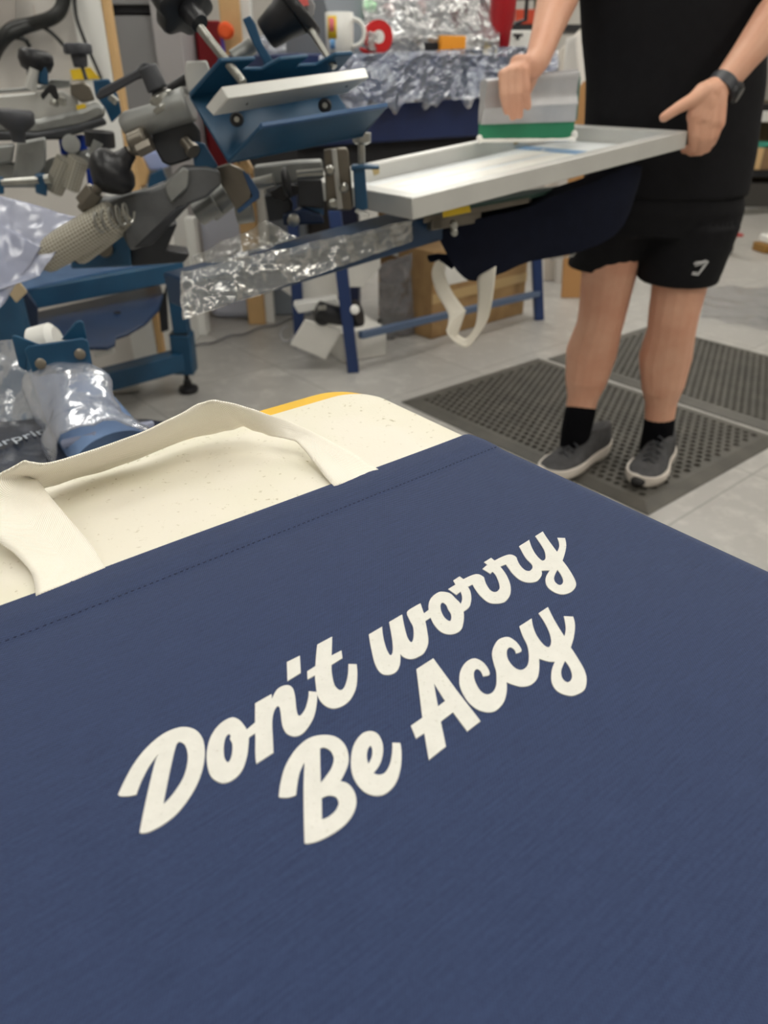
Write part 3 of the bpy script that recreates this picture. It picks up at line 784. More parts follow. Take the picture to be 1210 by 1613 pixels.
# right hand (image left), fingers down over the squeegee holder
def hpx(x, y, Y): return P(x, y, Y)
kR = [(792, 118), (803, 113), (815, 111), (828, 112)]
mR = [(792, 149), (804, 150), (816, 148), (829, 143)]
tR = [(798, 176), (808, 185), (819, 182), (832, 168)]
caps(b, [wrR, hpx(838, 105, YH+.015)], [.027, .027])
for i, (k_, m_, t_) in enumerate(zip(kR, mR, tR)):
    r = (.0098, .0108, .0112, .0108)[i]
    kk = hpx(*k_, YH-.005)
    caps(b, [wrR.lerp(hpx(842-2*(3-i)*1.5, 97, YH+.02), .9), kk], [.015, .0115], 12)
    caps(b, [kk, hpx(*m_, YH-.016), hpx(*t_, YH-.002)], [.0104, r*.86, r*.74], 12)
caps(b, [hpx(842, 105, YH+.03), hpx(838, 125, YH+.055), hpx(828, 150, YH+.055)], [.016, .013, .010], 12)
b.ball(hpx(820, 98, YH+.012), .020, (1.2, .6, .8))
# left hand (image right), thumb over, fingers curled below the frame end
HY = FR.y+.005
caps(b, [wrL, hpx(1118, 146, HY+.02)], [.028, .028])
kL = [(1093, 183), (1106, 189), (1119, 195), (1131, 194)]
mL = [(1092, 214), (1106, 219), (1117, 218), (1127, 213)]
nL = [(1091, 233), (1104, 238), (1114, 234), (1122, 225)]
tL = [(1078, 236), (1088, 240), (1098, 240), (1108, 234)]
for i in range(4):
    kk = hpx(*kL[i], HY); r = (.0115, .0115, .0108, .0095)[i]
    caps(b, [hpx(1108+i*8, 150, HY+.015), kk], [.020, .0165], 12)
    caps(b, [kk, hpx(*mL[i], HY-.006), hpx(*nL[i], HY+.006), hpx(*tL[i], HY+.022)], [.0135, r, r*.92, r*.8], 12)
caps(b, [hpx(1108, 145, HY+.01), hpx(1092, 157, HY-.004), hpx(1068, 170, HY-.016), hpx(1046, 185, HY-.018)], [.021, .0155, .0125, .0105], 14)
b.ball(hpx(1112, 165, HY+.008), .033, (.95, .6, 1.2))
remeshed(b, 'body', skin, pers, .0032, 4)

# hair
b = MB(); b.ball(hd+Mh@V((0, .028, .035)), .104, (.80, .93, 1.0), 24, Mh); hr = remeshed(b, 'hair', hair, pers, .008, 2)
# t-shirt
b = MB()
def seg_c(xl, xr, y, Y): a, d = P(xl, y, Y), P(xr, y, Y); return (a+d)/2, (d.x-a.x)/2
rings = []
for xl, xr, y in ((922, 1174, 305), (920, 1188, 240), (922, 1194, 190), (924, 1203, 130), (917, 1205, 60), (914, 1205, 0)):
    c_, hw = seg_c(xl, xr, y, YP+.02); rings.append((c_, hw, .150 if y > 150 else .145))
cz = rings[-1][0]
rings += [((cz.x, YP+.03, 1.34), .225, .14), ((cx-.02, YP+.04, 1.42), .20, .115), ((cx-.02, YP+.04, 1.465), .12, .08), ((cx-.02, YP+.03, 1.485), .075, .066)]
ellrings(b, rings, 40)
for sh, el in ((shR, elR), (shL, elL)):
    caps(b, [V((cx+(sh.x-cx)*.6, sh.y, 1.40)), sh, sh.lerp(el, .80)], [.085, .082, .073], 20)
bm_sh = remeshed(b, 't_shirt', blackc, pers, .008, 4)
# shorts: waist + two loose legs
b = MB()
c_, hw = seg_c(925, 1170, 285, YP+.02)
q1, w1 = seg_c(916, 1170, 325, YP+.02); q2, w2 = seg_c(909, 1160, 362, YP+.03)
ellrings(b, [(c_+V((0, 0, .06)), hw*.95, .135), (c_, hw*.97, .14), (q1, w1, .145), (q2, w2, .135)], 36)
def legshort(xa, xb, ya, yb, Y, cy):
    top_l = []
    rs = []
    for t in range(7):
        f = t/6
        xl, xr, y = xa[0]+(xa[1]-xa[0])*f, xb[0]+(xb[1]-xb[0])*f, ya+(yb-ya)*f
        c_, hw_ = seg_c(xl, xr, y, Y+cy*f); rs.append((c_, hw_, .118-.012*f))
    ellrings(b, rs, 32, 0)
legshort((909, 895), (1040, 1003), 350, 420, YP+.03, .06)
legshort((1022, 1005), (1163, 1127), 350, 442, YP+.0, .0)
shorts = remeshed(b, 'shorts', blackc, pers, .007, 3)
# emblem on the shorts, laid on their surface
def surface(o):
    me = o.data; bm = bmesh.new(); bm.from_mesh(me); bm.transform(Matrix.Translation(V(o['_org']))); t = BVHTree.FromBMesh(bm); bm.free(); return t
bv = surface(shorts)
def onsurf(bv, x, y, off=.001, Yd=2.0):
    r = ray(x, y).normalized(); h = bv.ray_cast(CAM, r, 8)
    return (h[0]-r*off) if h[0] is not None else P(x, y, Yd)
b = MB()
def zl(x, y): return (1060+x/8.067, 380+y/8.067)
for pts, r in (([(268, 285), (350, 275), (448, 255)], .0016), ([(290, 262), (360, 262), (425, 240)], .001), ([(282, 312), (345, 300), (408, 285), (335, 395)], .0011), ([(448, 258), (385, 345), (320, 428), (245, 418)], .0018), ([(250, 398), (318, 398)], .0013)):
    pp = [onsurf(bv, *zl(*q)) for q in pts]; b.tube(pp, r, 6)
b.build('emblem', logom, pers)
# socks
for an, px_top, px_bot in ((ankR, (918, 640), (907, 685)), (ankL, (1034, 660), (1036, 690))):
    b = MB(); a = V((an.x, an.y, .145)) if an is ankR else V((an.x, an.y, .125))
    kk = (kneR if an is ankR else kneL); top_ = an.lerp(kk, (.085))
    top_ = an+(kk-an).normalized()*(.050 if an is ankR else .028)
    caps(b, [top_, an, V((an.x, an.y, .07))], [.047, .047, .046], 20)
    remeshed(b, 'sock', sockc, pers, .005, 2)
# shoes
def shoe(heel, toe, hgt):
    s_t = None
    d = (toe-heel); d.z = 0; L = d.length; d.normalize(); w = V((d.y, -d.x, 0))
    z0 = .016
    sh = thing_part = None
    def outline(scale, n=36):
        pts = []
        for i in range(n):
            a = 2*math.pi*i/n; t = (1-math.cos(a))/2      # 0 heel .. 1 toe
            hw = .042+.017*math.exp(-((t-.70)/.26)**2)-.004*math.exp(-((t-.38)/.12)**2)
            prof = max(0, 1-(2*t-1)**4)**.45
            s = 1 if a < math.pi else -1
            pts.append((t*L, s*hw*prof*scale))
        return pts
    return d, w, L, z0, outline
def make_shoe(heel, toe):
    d, w, L, z0, outl = shoe(heel, toe, .1)
    # sole: flared wedge, thicker at heel
    b = MB(); n = 36
    levels = [(0.0, .92), (.008, 1.04), (.022, 1.10), (.034, 1.05), (.035, .85)]
    base0 = len(b.v)
    for zf, sc in levels:
        for (x, y) in outl(sc, n):
            t = x/L; k = 1.25-.35*t
            rise = .010*max(0, (t-.8)/.2)**2+.006*max(0, (.1-t)/.1)
            b.v.append(heel+d*((x-L/2)*(.97+.03*sc)+L/2)+w*y+V((0, 0, z0+zf*k+rise)))
    for i in range(len(levels)-1):
        for k in range(n):
            k2 = (k+1) % n; b.addf((base0+i*n+k, base0+i*n+k2, base0+(i+1)*n+k2, base0+(i+1)*n+k))
    b.addf(range(base0+n-1, base0-1, -1)); b.addf(range(base0+(len(levels)-1)*n, base0+len(levels)*n))
    so = b.build('shoe_sole', solew, pers, ang=60)
    b = MB(); n = 36; rings = 9; base0 = len(b.v)
    for i in range(rings):
        f = i/(rings-1)
        for (x, y) in outl(.95, n):
            t = x/L
            H_ = .028+.052*(1/(1+math.exp((t-.52)*13)))+.004*math.exp(-((t-.0)/.08)**2)+.022*math.exp(-((t-.42)/.16)**2)
            sc = (1-f**2.2*(.93 if t > .45 else .42))
            xx = x if t > .3 else x+(L*.28-x)*.12*f
            if t > .55: xx = L*.55+(x-L*.55)*(1-.62*f**2)
            b.v.append(heel+d*xx+w*y*sc+V((0, 0, z0+.028+(H_)*f**.8)))
    for i in range(rings-1):
        for k in range(n):
            k2 = (k+1) % n; b.addf((base0+i*n+k, base0+i*n+k2, base0+(i+1)*n+k2, base0+(i+1)*n+k))
    b.addf(range(base0+(rings-1)*n, base0+rings*n))
    b.build('shoe_upper', shoeg, pers, ang=70, subd=1)
    b = MB()
    for q in range(5):
        x = L*(.46+.06*q); z = z0+.028+(.084-.012*q)
        b.tube([heel+d*x-w*.022+V((0, 0, z-.014)), heel+d*(x+.003)+V((0, 0, z+.002)), heel+d*x+w*.022+V((0, 0, z-.014))], .003, 8)
    b.build('shoelace', greyp, pers)
    b = MB(); b.ball(heel+d*(L*.985)+V((0, 0, z0+.022)), .022, (1, 1, .7), 16); b.build('toe_cap', shoed, pers)
make_shoe(G(954, 714), G(852, 764))
make_shoe(G(1048, 722), G(1001, 776))
# watch
wd = (wrL-elL).normalized(); wc = wrL+wd*-.004
b = MB(); b.lathe(wc-wd*.012, wc+wd*.02, [(0, .0315), (0, .0335), (.024, .0335), (.024, .0315)], 28); b.build('watch_strap', greyp, pers)
fn = (V((1.0, -.75, -.55))).normalized(); fn = (fn-wd*fn.dot(wd)).normalized(); fc = wc+fn*.031
b = MB(); b.lathe(fc-fn*.004, fc+fn*.014, [(0, .021), (.002, .0225), (.010, .0225), (.014, .019), (.014, .0185)], 28); b.build('watch_case', blackp, pers)
b = MB(); b.lathe(fc+fn*.0101, fc+fn*.0135, [(0, .0165), (.0036, .0165)], 24); b.build('watch_glass', mat('watch_glass', (40, 42, 46), .12), pers)

# ------------------------------------------------------------------ raised print head in the left foreground of the press
def lobed(b, p0, d, R, h, lobes=7, dep=.16, seg=56, boss=None):
    p0 = V(p0); d = V(d).normalized(); a, u = frame_axes(d); lv = [(0, .80), (.08, .96), (.25, 1), (.8, 1), (.95, .93), (1, .82)]; base = len(b.v)
    for t, sc in lv:
        for k in range(seg):
            w = 2*math.pi*k/seg; r = R*sc*(1-dep*.5*(1-math.cos(lobes*w))*.9)
            b.v.append(p0+d*h*t+(a*math.cos(w)+u*math.sin(w))*r)
    for i in range(len(lv)-1):
        for k in range(seg):
            k2 = (k+1) % seg; b.addf((base+i*seg+k, base+i*seg+k2, base+(i+1)*seg+k2, base+(i+1)*seg+k))
    b.addf(range(base+seg-1, base-1, -1)); b.addf(range(base+(len(lv)-1)*seg, base+len(lv)*seg))
    if boss: b.lathe(p0, p0-d*boss[0], [(0, boss[1]*.95), (boss[0]*.1, boss[1]), (boss[0]*.9, boss[1]*.85), (boss[0], boss[1]*.8)], 24)
    return b
def hexnut(b, p0, d, R, h):
    p0 = V(p0); d = V(d).normalized(); a, u = frame_axes(d)
    return b.prism([p0+(a*math.cos(math.pi/3*k)+u*math.sin(math.pi/3*k))*R for k in range(6)], d*h)

h1 = thing('screen_print_head', P(330, 330, 1.3), 'tilted press print head with blue channel clamp and white clamp bar, nearest the camera', 'print head')
# blue channel: profile at left end, profile at right end
pl = [P(347, 97, 1.24), P(298, 152, 1.31), P(360, 256, 1.27), P(413, 200, 1.19)]
pr = [P(557, 86, 1.30), P(520, 128, 1.37), P(574, 213, 1.33), P(612, 168, 1.25)]
def strip(b, quads, th):
    for q in quads: b.plate(q, th)
b = MB()
# top flange with two notches
tl, tr_, bl_, br_ = pl[0], pr[0], pl[1], pr[1]
def tf(u, v): return (tl*(1-u)+tr_*u)*(1-v)+(bl_*(1-u)+br_*u)*v
poly = [tf(0, 0), tf(.26, 0), tf(.23, .30), tf(.38, .34), tf(.45, .05), tf(.66, .02), tf(.63, .32), tf(.78, .33), tf(.86, 0), tf(1, 0), tf(1, 1), tf(0, 1)]
n_t = (tr_-tl).cross(bl_-tl).normalized()
b.prism(poly, n_t*.006)
b.plate([pl[1], pr[1], pr[2], pl[2]], .006)
lf = [pl[2], pr[2], pr[3], pl[3]]
b.plate(lf, .006)
b.build('clamp_bracket', blue, h1, bev=.0022, ang=30, bseg=3)
b = MB(); b.plate([pl[3]+V((0, -.0005, 0)), pr[3]+V((0, -.0005, 0)), pr[3].lerp(pr[2], .07)+V((0, -.0005, 0)), pl[3].lerp(pl[2], .07)+V((0, -.0005, 0))], .0065); b.build('worn_flange_edge', blued, h1, bev=.001)
for q in (.38, .86):                                    # tab plates standing on the top flange
    pass
b = MB()
ca, cb, cc, cdd = P(349, 136, 1.215), P(359, 155, 1.195), P(336, 183, 1.215), P(323, 169, 1.235)
da, db, dc = P(576, 106, 1.275), P(582, 122, 1.255), P(547, 147, 1.275)
dd = da+(cdd-ca)*.95
b.hexa([ca, cb, cc, cdd, da, db, dc, dd]); b.build('clamp_bar', alumw, h1, bev=.0018)
for (x, y, rx_) in ((388, 163, 5), (545, 135, 5)):
    b = MB(); q = P(x, y, 1.205+(x-340)/240*.06); b.lathe(q, q+V((0, .004, .003)), [(0, .0028), (.004, .0028)], 12); b.build('bar_hole', darkgap, h1)
for (x, y, Y) in ((373, 188, 1.265), (512, 166, 1.315)):
    q = P(x, y, Y); b = MB(); b.lathe(q, q-ray(x, y).normalized()*.012, [(0, .0105), (.009, .0105), (.012, .008)], 20); b.build('rubber_bumper', blackp, h1)
    b = MB(); b.lathe(q-ray(x, y).normalized()*.0122, q-ray(x, y).normalized()*.013, [(0, .004), (.001, .004)], 12); b.build('bumper_screw', steel, h1)
# threaded rods and knobs
for (a, e, k0, R, rr) in (((312, 40, 1.30), (384, 131, 1.235), (276, -14, 1.325), .040, .0068), ((484, 38, 1.345), (527, 106, 1.31), None, 0, .0055)):
    b = MB(); b.thread(P(*a), P(*e), rr, .0048); b.build('threaded_rod', steel, h1, ang=50)
ax = (P(311, 40, 1.30)-P(384, 131, 1.235)).normalized()
kb = P(296, 14, 1.31)
b = MB(); lobed(b, kb+ax*.0, ax, .048, .030, 6, .22, boss=(.032, .0165)); b.build('star_knob', blackp, h1, ang=50)
b = MB(); b.px([(448, -22), (484, -16), (497, 8), (494, 26), (478, 28), (455, 12), (440, -8)], 1.36, .012); b.build('knob_disc', mat('grey_disc', (150, 150, 152), .4), h1, bev=.002)
b = MB(); lobed(b, P(474, 8, 1.365), (P(430, 60, 1.36)-P(474, 8, 1.365)), .045, .018, 20, .05); b.lathe(P(462, 18, 1.36), P(418, 56, 1.36), [(0, .034), (.02, .0275), (.052, .0225), (.0545, .019)], 28); b.build('round_knob', blackp, h1, ang=50)
b = MB(); b.px([(470, -10), (484, -4), (487, 8), (478, 10), (468, 2)], 1.353, .002); b.build('red_sticker', mat('salmon_sticker', (236, 112, 108), .5), h1)
b = MB(); b.px([(382, 30), (394, 24), (403, 38), (413, 68), (432, 97), (445, 108), (418, 112), (414, 96), (398, 68)], 1.33, .012); b.build('blue_tab', blue, h1, bev=.002)
b = MB(); b.tube([P(368, 92, 1.36), P(398, 72, 1.37)], .012, 16); b.build('steel_bush', castl, h1); 
b = MB(); b.px([(293, 96), (326, 95), (332, 112), (322, 125), (296, 150), (291, 118)], 1.335, .03); b.build('spacer_block', alumw, h1, bev=.003)
# lever with hub and wing washer
b = MB(); b.px([(150, 153), (157, 140), (214, 110), (224, 98), (236, 99), (243, 108), (236, 120), (216, 126), (170, 152), (156, 158)], 1.33, .016)
b.tube([P(232, 104, 1.335), P(249, 142, 1.335)], [.0145, .0165], 22); b.tube([P(249, 142, 1.335), P(252, 152, 1.335)], [.011, .010], 18)
b.build('clamp_lever', greyp, h1, bev=.003, ang=45)
b = MB(); b.lathe(P(250, 146, 1.335), P(262, 168, 1.335), [(0, .013), (.004, .0195), (.016, .0205), (.018, .026), (.026, .027)], 28)
b.px([(252, 172), (262, 158), (290, 148), (296, 152), (278, 165), (262, 180)], 1.315, .008); b.build('wing_washer', steel, h1, bev=.0012)
b = MB(); b.tube([P(266, 142, 1.38), P(300, 120, 1.39)], .008, 12); b.build('rear_lever', blackp, h1)
# knuckle casting
b = MB(); b.tube([P(196, 203, 1.34), P(205, 198, 1.34), P(250, 184, 1.335), P(275, 172, 1.33), P(300, 163, 1.33)], [.0175, .0215, .0205, .024, .026], 22)
b.px([(190, 190), (203, 176), (240, 172), (262, 160), (292, 152), (306, 178), (300, 190), (262, 192), (236, 204), (206, 214), (196, 206)], 1.325, .035)
b.build('knuckle_casting', castl, h1, bev=.004, ang=50)
b = MB(); b.px([(238, 200), (262, 192), (300, 186), (316, 205), (318, 236), (300, 252), (268, 262), (256, 256), (240, 228)], 1.345, .04); b.build('dark_housing', castd, h1, bev=.004)
b = MB(); b.lathe(P(291, 222, 1.335), P(306, 240, 1.32), [(0, .009), (.016, .009), (.018, .012), (.026, .012)], 16); b.build('housing_bolt', bracketm, h1)
b = MB(); b.px([(300, 222), (322, 226), (344, 262), (330, 272), (306, 262)], 1.335, .02); b.build('blue_gusset', blue, h1, bev=.002)
# eye bolt and ball knob
b = MB(); b.lathe(P(206, 228, 1.32), P(240, 214, 1.32), [(0, .014), (.003, .0185), (.028, .0195), (.032, .015)], 24)
hexnut(b, P(218, 238, 1.305), P(242, 226, 1.305)-P(218, 238, 1.305), .011, .026)
b.tube([P(212, 234, 1.318), P(193, 250, 1.315)], .0088, 16); b.build('eye_bolt', bracketm, h1, bev=.0008)
ax2 = (P(150, 300, 1.30)-P(205, 240, 1.30)).normalized()
b = MB(); c0 = P(205, 240, 1.31)
b.lathe(c0, c0+ax2, [(0, .0115), (.012, .014), (.022, .018), (.026, .030), (.034, .0375), (.046, .0395), (.058, .034), (.070, .022), (.078, .012), (.082, .008)], 36)
b.build('ball_knob', blackp, h1, ang=60)
b = MB(); q0 = P(160, 290, 1.30); q1 = P(128, 330, 1.30); b.tube([q0, q1], .008, 14); hexnut(b, P(150, 300, 1.30), q1-q0, .0165, .030); b.build('stop_bolt', bracketm, h1, bev=.001)
# big support arm casting
b = MB(); b.px([(132, 326), (152, 312), (172, 314), (240, 298), (262, 290), (290, 262), (326, 262), (346, 268), (350, 290), (326, 312), (300, 322), (262, 362), (240, 384), (206, 396), (194, 372), (196, 346), (176, 338), (150, 346), (134, 346)], 1.33, .055)
b.build('support_arm', cast, h1, bev=.005, ang=35)
b = MB(); b.px([(258, 292), (288, 262), (298, 268), (296, 296), (270, 320), (262, 306)], 1.322, .01); b.build('arm_lit_facet', castl, h1, bev=.003)  # paler plate: the brighter facet of the arm put into colour
b = MB(); b.px([(210, 392), (280, 326), (298, 322), (240, 386)], 1.322, .012); b.build('arm_rib', castd, h1, bev=.003)
# perforated spring sleeves
for (a, e, Y, r) in (((64, 408), (182, 340), 1.29, .0275), ((118, 402), (206, 336), 1.335, .021)):
    p0, p1 = P(*a, Y), P(*e, Y+.01); d = (p1-p0).normalized(); L = (p1-p0).length
    b = MB(); b.tube([p0+d*t for t in (0, .004, .012, L*.25, L*.5, L*.75, L-.008, L)], [r*.8, r*.94, r, r, r, r, r, r*.9], 28); b.build('perforated_sleeve', perf, h1, ang=50)
    b = MB(); b.lathe(p0-d*.006, p1, [(0, r*.35), (.002, r*.7), (.010, r*.7)], 20); b.build('sleeve_cap', castd, h1)
b = MB(); pts = []
for i in range(60):
    t = i/59; c_ = P(150, 352, 1.27).lerp(P(206, 334, 1.29), t); w = t*math.pi*2*5
    pts.append(c_+V((.004*math.cos(w), .006*math.cos(w), .016*math.sin(w))))
b.tube(pts, .0022, 8); b.build('coil_spring', steel, h1)

# ------------------------------------------------------------------ print head that holds the screen
h2 = thing('screen_print_head', P(520, 345, 1.5), 'lowered press print head with nickel bracket gripping the left end of the screen', 'print head')
b = MB(); b.px([(510, 236), (528, 233), (546, 232), (550, 240), (557, 326), (552, 332), (518, 332), (514, 326)], 1.42, .012); b.build('nickel_bracket', bracketm, h2, bev=.003)
b = MB(); b.px([(522, 236), (530, 235), (540, 329), (532, 330)], 1.414, .008); b.build('bracket_rib', alumw, h2, bev=.001)
for x, y in ((520, 268), (542, 296), (525, 321)):
    q = P(x, y, 1.405); b = MB(); b.lathe(q+V((0, .012, 0)), q, [(0, .0075), (.009, .0085), (.016, .0085), (.020, .005)], 16); b.build('bracket_bolt', steel, h2)
b = MB(); b.px([(556, 266), (575, 262), (580, 330), (560, 334)], 1.40, .05); b.px([(553, 262), (574, 260), (598, 262), (598, 267), (574, 267), (553, 270)], 1.395, .05); b.build('blue_clamp', blue, h2, bev=.003)
b = MB(); b.lathe(P(572, 332, 1.40), P(570, 338, 1.40), [(0, .012), (.006, .014)], 14); b.build('clamp_foot', alumw, h2)
b = MB(); b.tube([P(569, 212, 1.43), P(570, 264, 1.43)], .0062, 14); b.lathe(P(570, 209, 1.43), P(570, 226, 1.43), [(0, .016), (.014, .016), (.018, .010)], 16); b.build('clamp_rod', steel, h2)
b = MB(); b.px([(468, 286), (506, 284), (512, 330), (470, 325)], 1.44, .06); b.px([(400, 262), (470, 254), (508, 252), (510, 282), (465, 288), (402, 296)], 1.47, .05); b.build('grey_carriage', castl, h2, bev=.004)
b = MB(); b.px([(468, 284), (507, 283), (512, 328), (470, 325)], 1.435, .01); b.build('black_slide', greyp, h2, bev=.002)
for u_, w_, rr2 in ((P(398, 292, 1.42), P(432, 284, 1.42), .011), (P(468, 276, 1.43), P(510, 272, 1.43), .008)):
    b = MB(); b.tube([u_, w_], rr2, 14); b.build('slide_rod', steel, h2)
b = MB(); b.lathe(P(445, 288, 1.41), P(456, 286, 1.41), [(0, .008), (.002, .022), (.008, .026), (.012, .024)], 26); b.px([(424, 302), (450, 288), (470, 292), (470, 306), (446, 318), (430, 312)], 1.43, .03); b.build('black_hand_wheel', blackp, h2, bev=.002)
b = MB(); b.px([(416, 308), (448, 300), (462, 322), (458, 344), (424, 350), (420, 330)], 1.455, .04); b.build('dark_block', castd, h2, bev=.004)
b = MB(); b.px([(478, 325), (510, 330), (510, 339), (480, 336)], 1.46, .01); b.build('blue_tag', bluest, h2)
b = MB(); b.px([(478, 334), (506, 337), (505, 350), (480, 346)], 1.458, .01); b.build('pink_tag', pinkst, h2)
b = MB(); b.px([(334, 266), (362, 257), (384, 268), (398, 302), (396, 314), (374, 334)], 1.36, .012); b.build('mounting_plate', bracketm, h2, bev=.003)
b = MB(); b.px([(388, 268), (409, 303), (409, 312), (376, 337), (373, 331), (398, 310), (382, 270)], 1.355, .014); b.build('plate_rim', blued, h2, bev=.002)
b = MB(); b.tube([P(312, 338, 1.40), P(342, 318, 1.40)], [.0195, .0225], 20); b.tube([P(374, 338, 1.43), P(398, 334, 1.43)], .017, 18); b.tube([P(330, 330, 1.41), P(362, 305, 1.41)], .022, 18); b.build('guide_post', castl, h2)
b = MB(); b.lathe(P(383, 262, 1.32), P(402, 250, 1.32), [(0, .012), (.006, .016), (.012, .012)], 18); b.build('pivot_bush', tan, h2)

# ------------------------------------------------------------------ print heads further back on the left
h3 = thing('screen_print_head', P(80, 300, 1.75), 'level press print head with long pale bar and black knobs, at left edge', 'print head')
b = MB(); b.px([(-20, 152), (100, 142), (124, 158), (122, 182), (60, 190), (-20, 195)], 1.75, .05); b.build('pale_bar', alumw, h3, bev=.004)
b = MB(); b.px([(-20, 148), (110, 138), (112, 126), (80, 124), (60, 136), (-20, 142)], 1.80, .03); b.build('rear_bar', castl, h3, bev=.003)
b = MB(); b.px([(-20, 190), (60, 188), (130, 172), (150, 162), (166, 166), (166, 184), (130, 200), (60, 212), (-20, 210)], 1.72, .07); b.build('top_casting', castl, h3, bev=.008)
b = MB(); b.px([(-20, 207), (60, 209), (110, 200), (164, 184), (170, 196), (120, 212), (96, 220), (-20, 222)], 1.71, .06); b.build('side_casting', castd, h3, bev=.005)
b = MB(); b.lathe(P(30, 224, 1.60), P(24, 182, 1.60), [(0, .012), (.018, .014), (.030, .030), (.036, .034), (.052, .034), (.055, .031)], 32); b.build('flat_knob', greyp, h3, ang=50)
b = MB(); b.lathe(P(56, 78, 1.76), P(57, 118, 1.76), [(0, .026), (.006, .032), (.02, .034), (.035, .028), (.04, .018), (.06, .017)], 28); b.build('round_knob', blackp, h3, ang=50)
b = MB(); b.px([(37, 98), (68, 96), (76, 116), (76, 134), (62, 132), (56, 112), (44, 112), (38, 106)], 1.74, .025); b.build('blue_clip', blue, h3, bev=.003)
b = MB(); b.tube([P(54, 108, 1.735), P(48, 140, 1.735)], [.009, .012], 14); b.build('clip_bolt', alumw, h3)
b = MB(); lobed(b, P(124, 86, 1.76), (0, 0, 1), .029, .020, 6, .14, boss=(.022, .016)); b.tube([P(128, 100, 1.76), P(136, 126, 1.76)], .004, 8); b.build('star_knob', greyp, h3, ang=50)
b = MB(); b.px([(63, 150), (78, 132), (88, 134), (94, 156), (86, 158), (78, 146), (68, 158)], 1.70, .012); b.build('clamp_lever', blackp, h3, bev=.002)
b = MB(); b.lathe(P(85, 166, 1.70), P(86, 156, 1.70), [(0, .009), (.006, .009), (.012, .006)], 14); b.lathe(P(98, 166, 1.70), P(98, 154, 1.70), [(0, .008), (.014, .007)], 14); b.build('lever_bolt', steel, h3)
b = MB(); b.px([(110, 132), (130, 128), (142, 136), (150, 158), (130, 162), (112, 150)], 1.73, .03); b.build('dark_clamp_block', bracketm, h3, bev=.003)
b = MB(); b.px([(120, 166), (134, 163), (136, 170), (121, 173)], 1.705, .002); b.build('yellow_sticker', yelst, h3)
b = MB(); b.px([(27, 224), (73, 216), (73, 262), (60, 284), (20, 284)], 1.66, .04); b.px([(-20, 232), (24, 226), (20, 256), (-20, 262)], 1.70, .04); b.px([(-20, 252), (20, 256), (60, 262), (80, 250), (150, 232), (160, 262), (60, 296), (-20, 296)], 1.72, .03); b.build('lower_casting', castl, h3, bev=.005)
b = MB(); b.tube([P(4, 288, 1.62), P(62, 284, 1.62)], .0078, 16); b.build('hinge_rod', steel, h3)
for pp_ in ([(-20, 284), (6, 280), (7, 306), (-20, 306)], [(55, 276), (70, 274), (75, 284), (74, 310), (56, 304)]):
    b = MB(); b.px(pp_, 1.615, .05); b.build('blue_hinge', blue, h3, bev=.003)
b = MB(); b.lathe(P(72, 283, 1.615), P(80, 282, 1.615), [(0, .010), (.01, .010)], 14); b.build('hinge_nut', steel, h3)
for a, e in (((84, 300), (104, 252)), ((110, 296), (124, 250))):
    b = MB(); b.tube([P(*a, 1.66), P(*e, 1.66)], .0195, 20); b.build('perforated_sleeve', perf, h3)
b = MB(); b.lathe(P(156, 206, 1.66), P(158, 226, 1.66), [(0, .026), (.002, .029), (.028, .029), (.03, .026)], 28); b.build('cable_gland', blackp, h3)
b = MB(); b.lathe(P(156, 222, 1.64), P(150, 240, 1.64), [(0, .012), (.03, .012), (.035, .016)], 16); b.build('gland_pin', castl, h3)
b = MB(); b.px([(92, 218), (132, 212), (140, 240), (96, 244)], 1.74, .03); b.px([(136, 268), (152, 262), (150, 296), (138, 290)], 1.7, .03); b.build('cobalt_block', bluebin, h3, bev=.003)
b = MB(); b.lathe(P(112, 228, 1.735), P(112, 226, 1.70), [(0, .018), (.03, .018)], 20); b.build('round_boss', castl, h3)
b = MB(); b.px([(146, 126), (172, 124), (186, 150), (192, 178), (176, 194), (166, 172), (150, 150)], 1.82, .05); b.build('blue_side_plate', blue, h3, bev=.003)
b = MB(); b.lathe(P(176, 160, 1.80), P(184, 148, 1.80), [(0, .01), (.012, .01)], 12); b.build('side_bolt', steel, h3)

# press column joining the heads, out of which the board arms come
pc = thing('press_column', V((-.93, 1.75, 0)), 'blue central pillar of the printing press behind the print heads', 'press column')
b = MB(); b.tube([V((-.93, 1.75, 0)), V((-.93, 1.75, .70))], .075, 28); b.build('pillar', blue, pc)
b = MB(); b.px([(112, 366), (202, 358), (208, 420), (112, 424)], 1.42, .16); b.build('hub_block', blue, pc, bev=.004)
b = MB(); b.lathe(P(168, 394, 1.42), P(162, 390, 1.40), [(0, .012), (.006, .0145), (.014, .0145), (.016, .009)], 22); b.build('hub_ring', bracketm, pc)
b = MB(); b.px([(203, 372), (280, 352), (262, 395), (300, 400), (290, 414), (206, 420)], 1.44, .10); b.build('dark_housing', castd, pc, bev=.004)

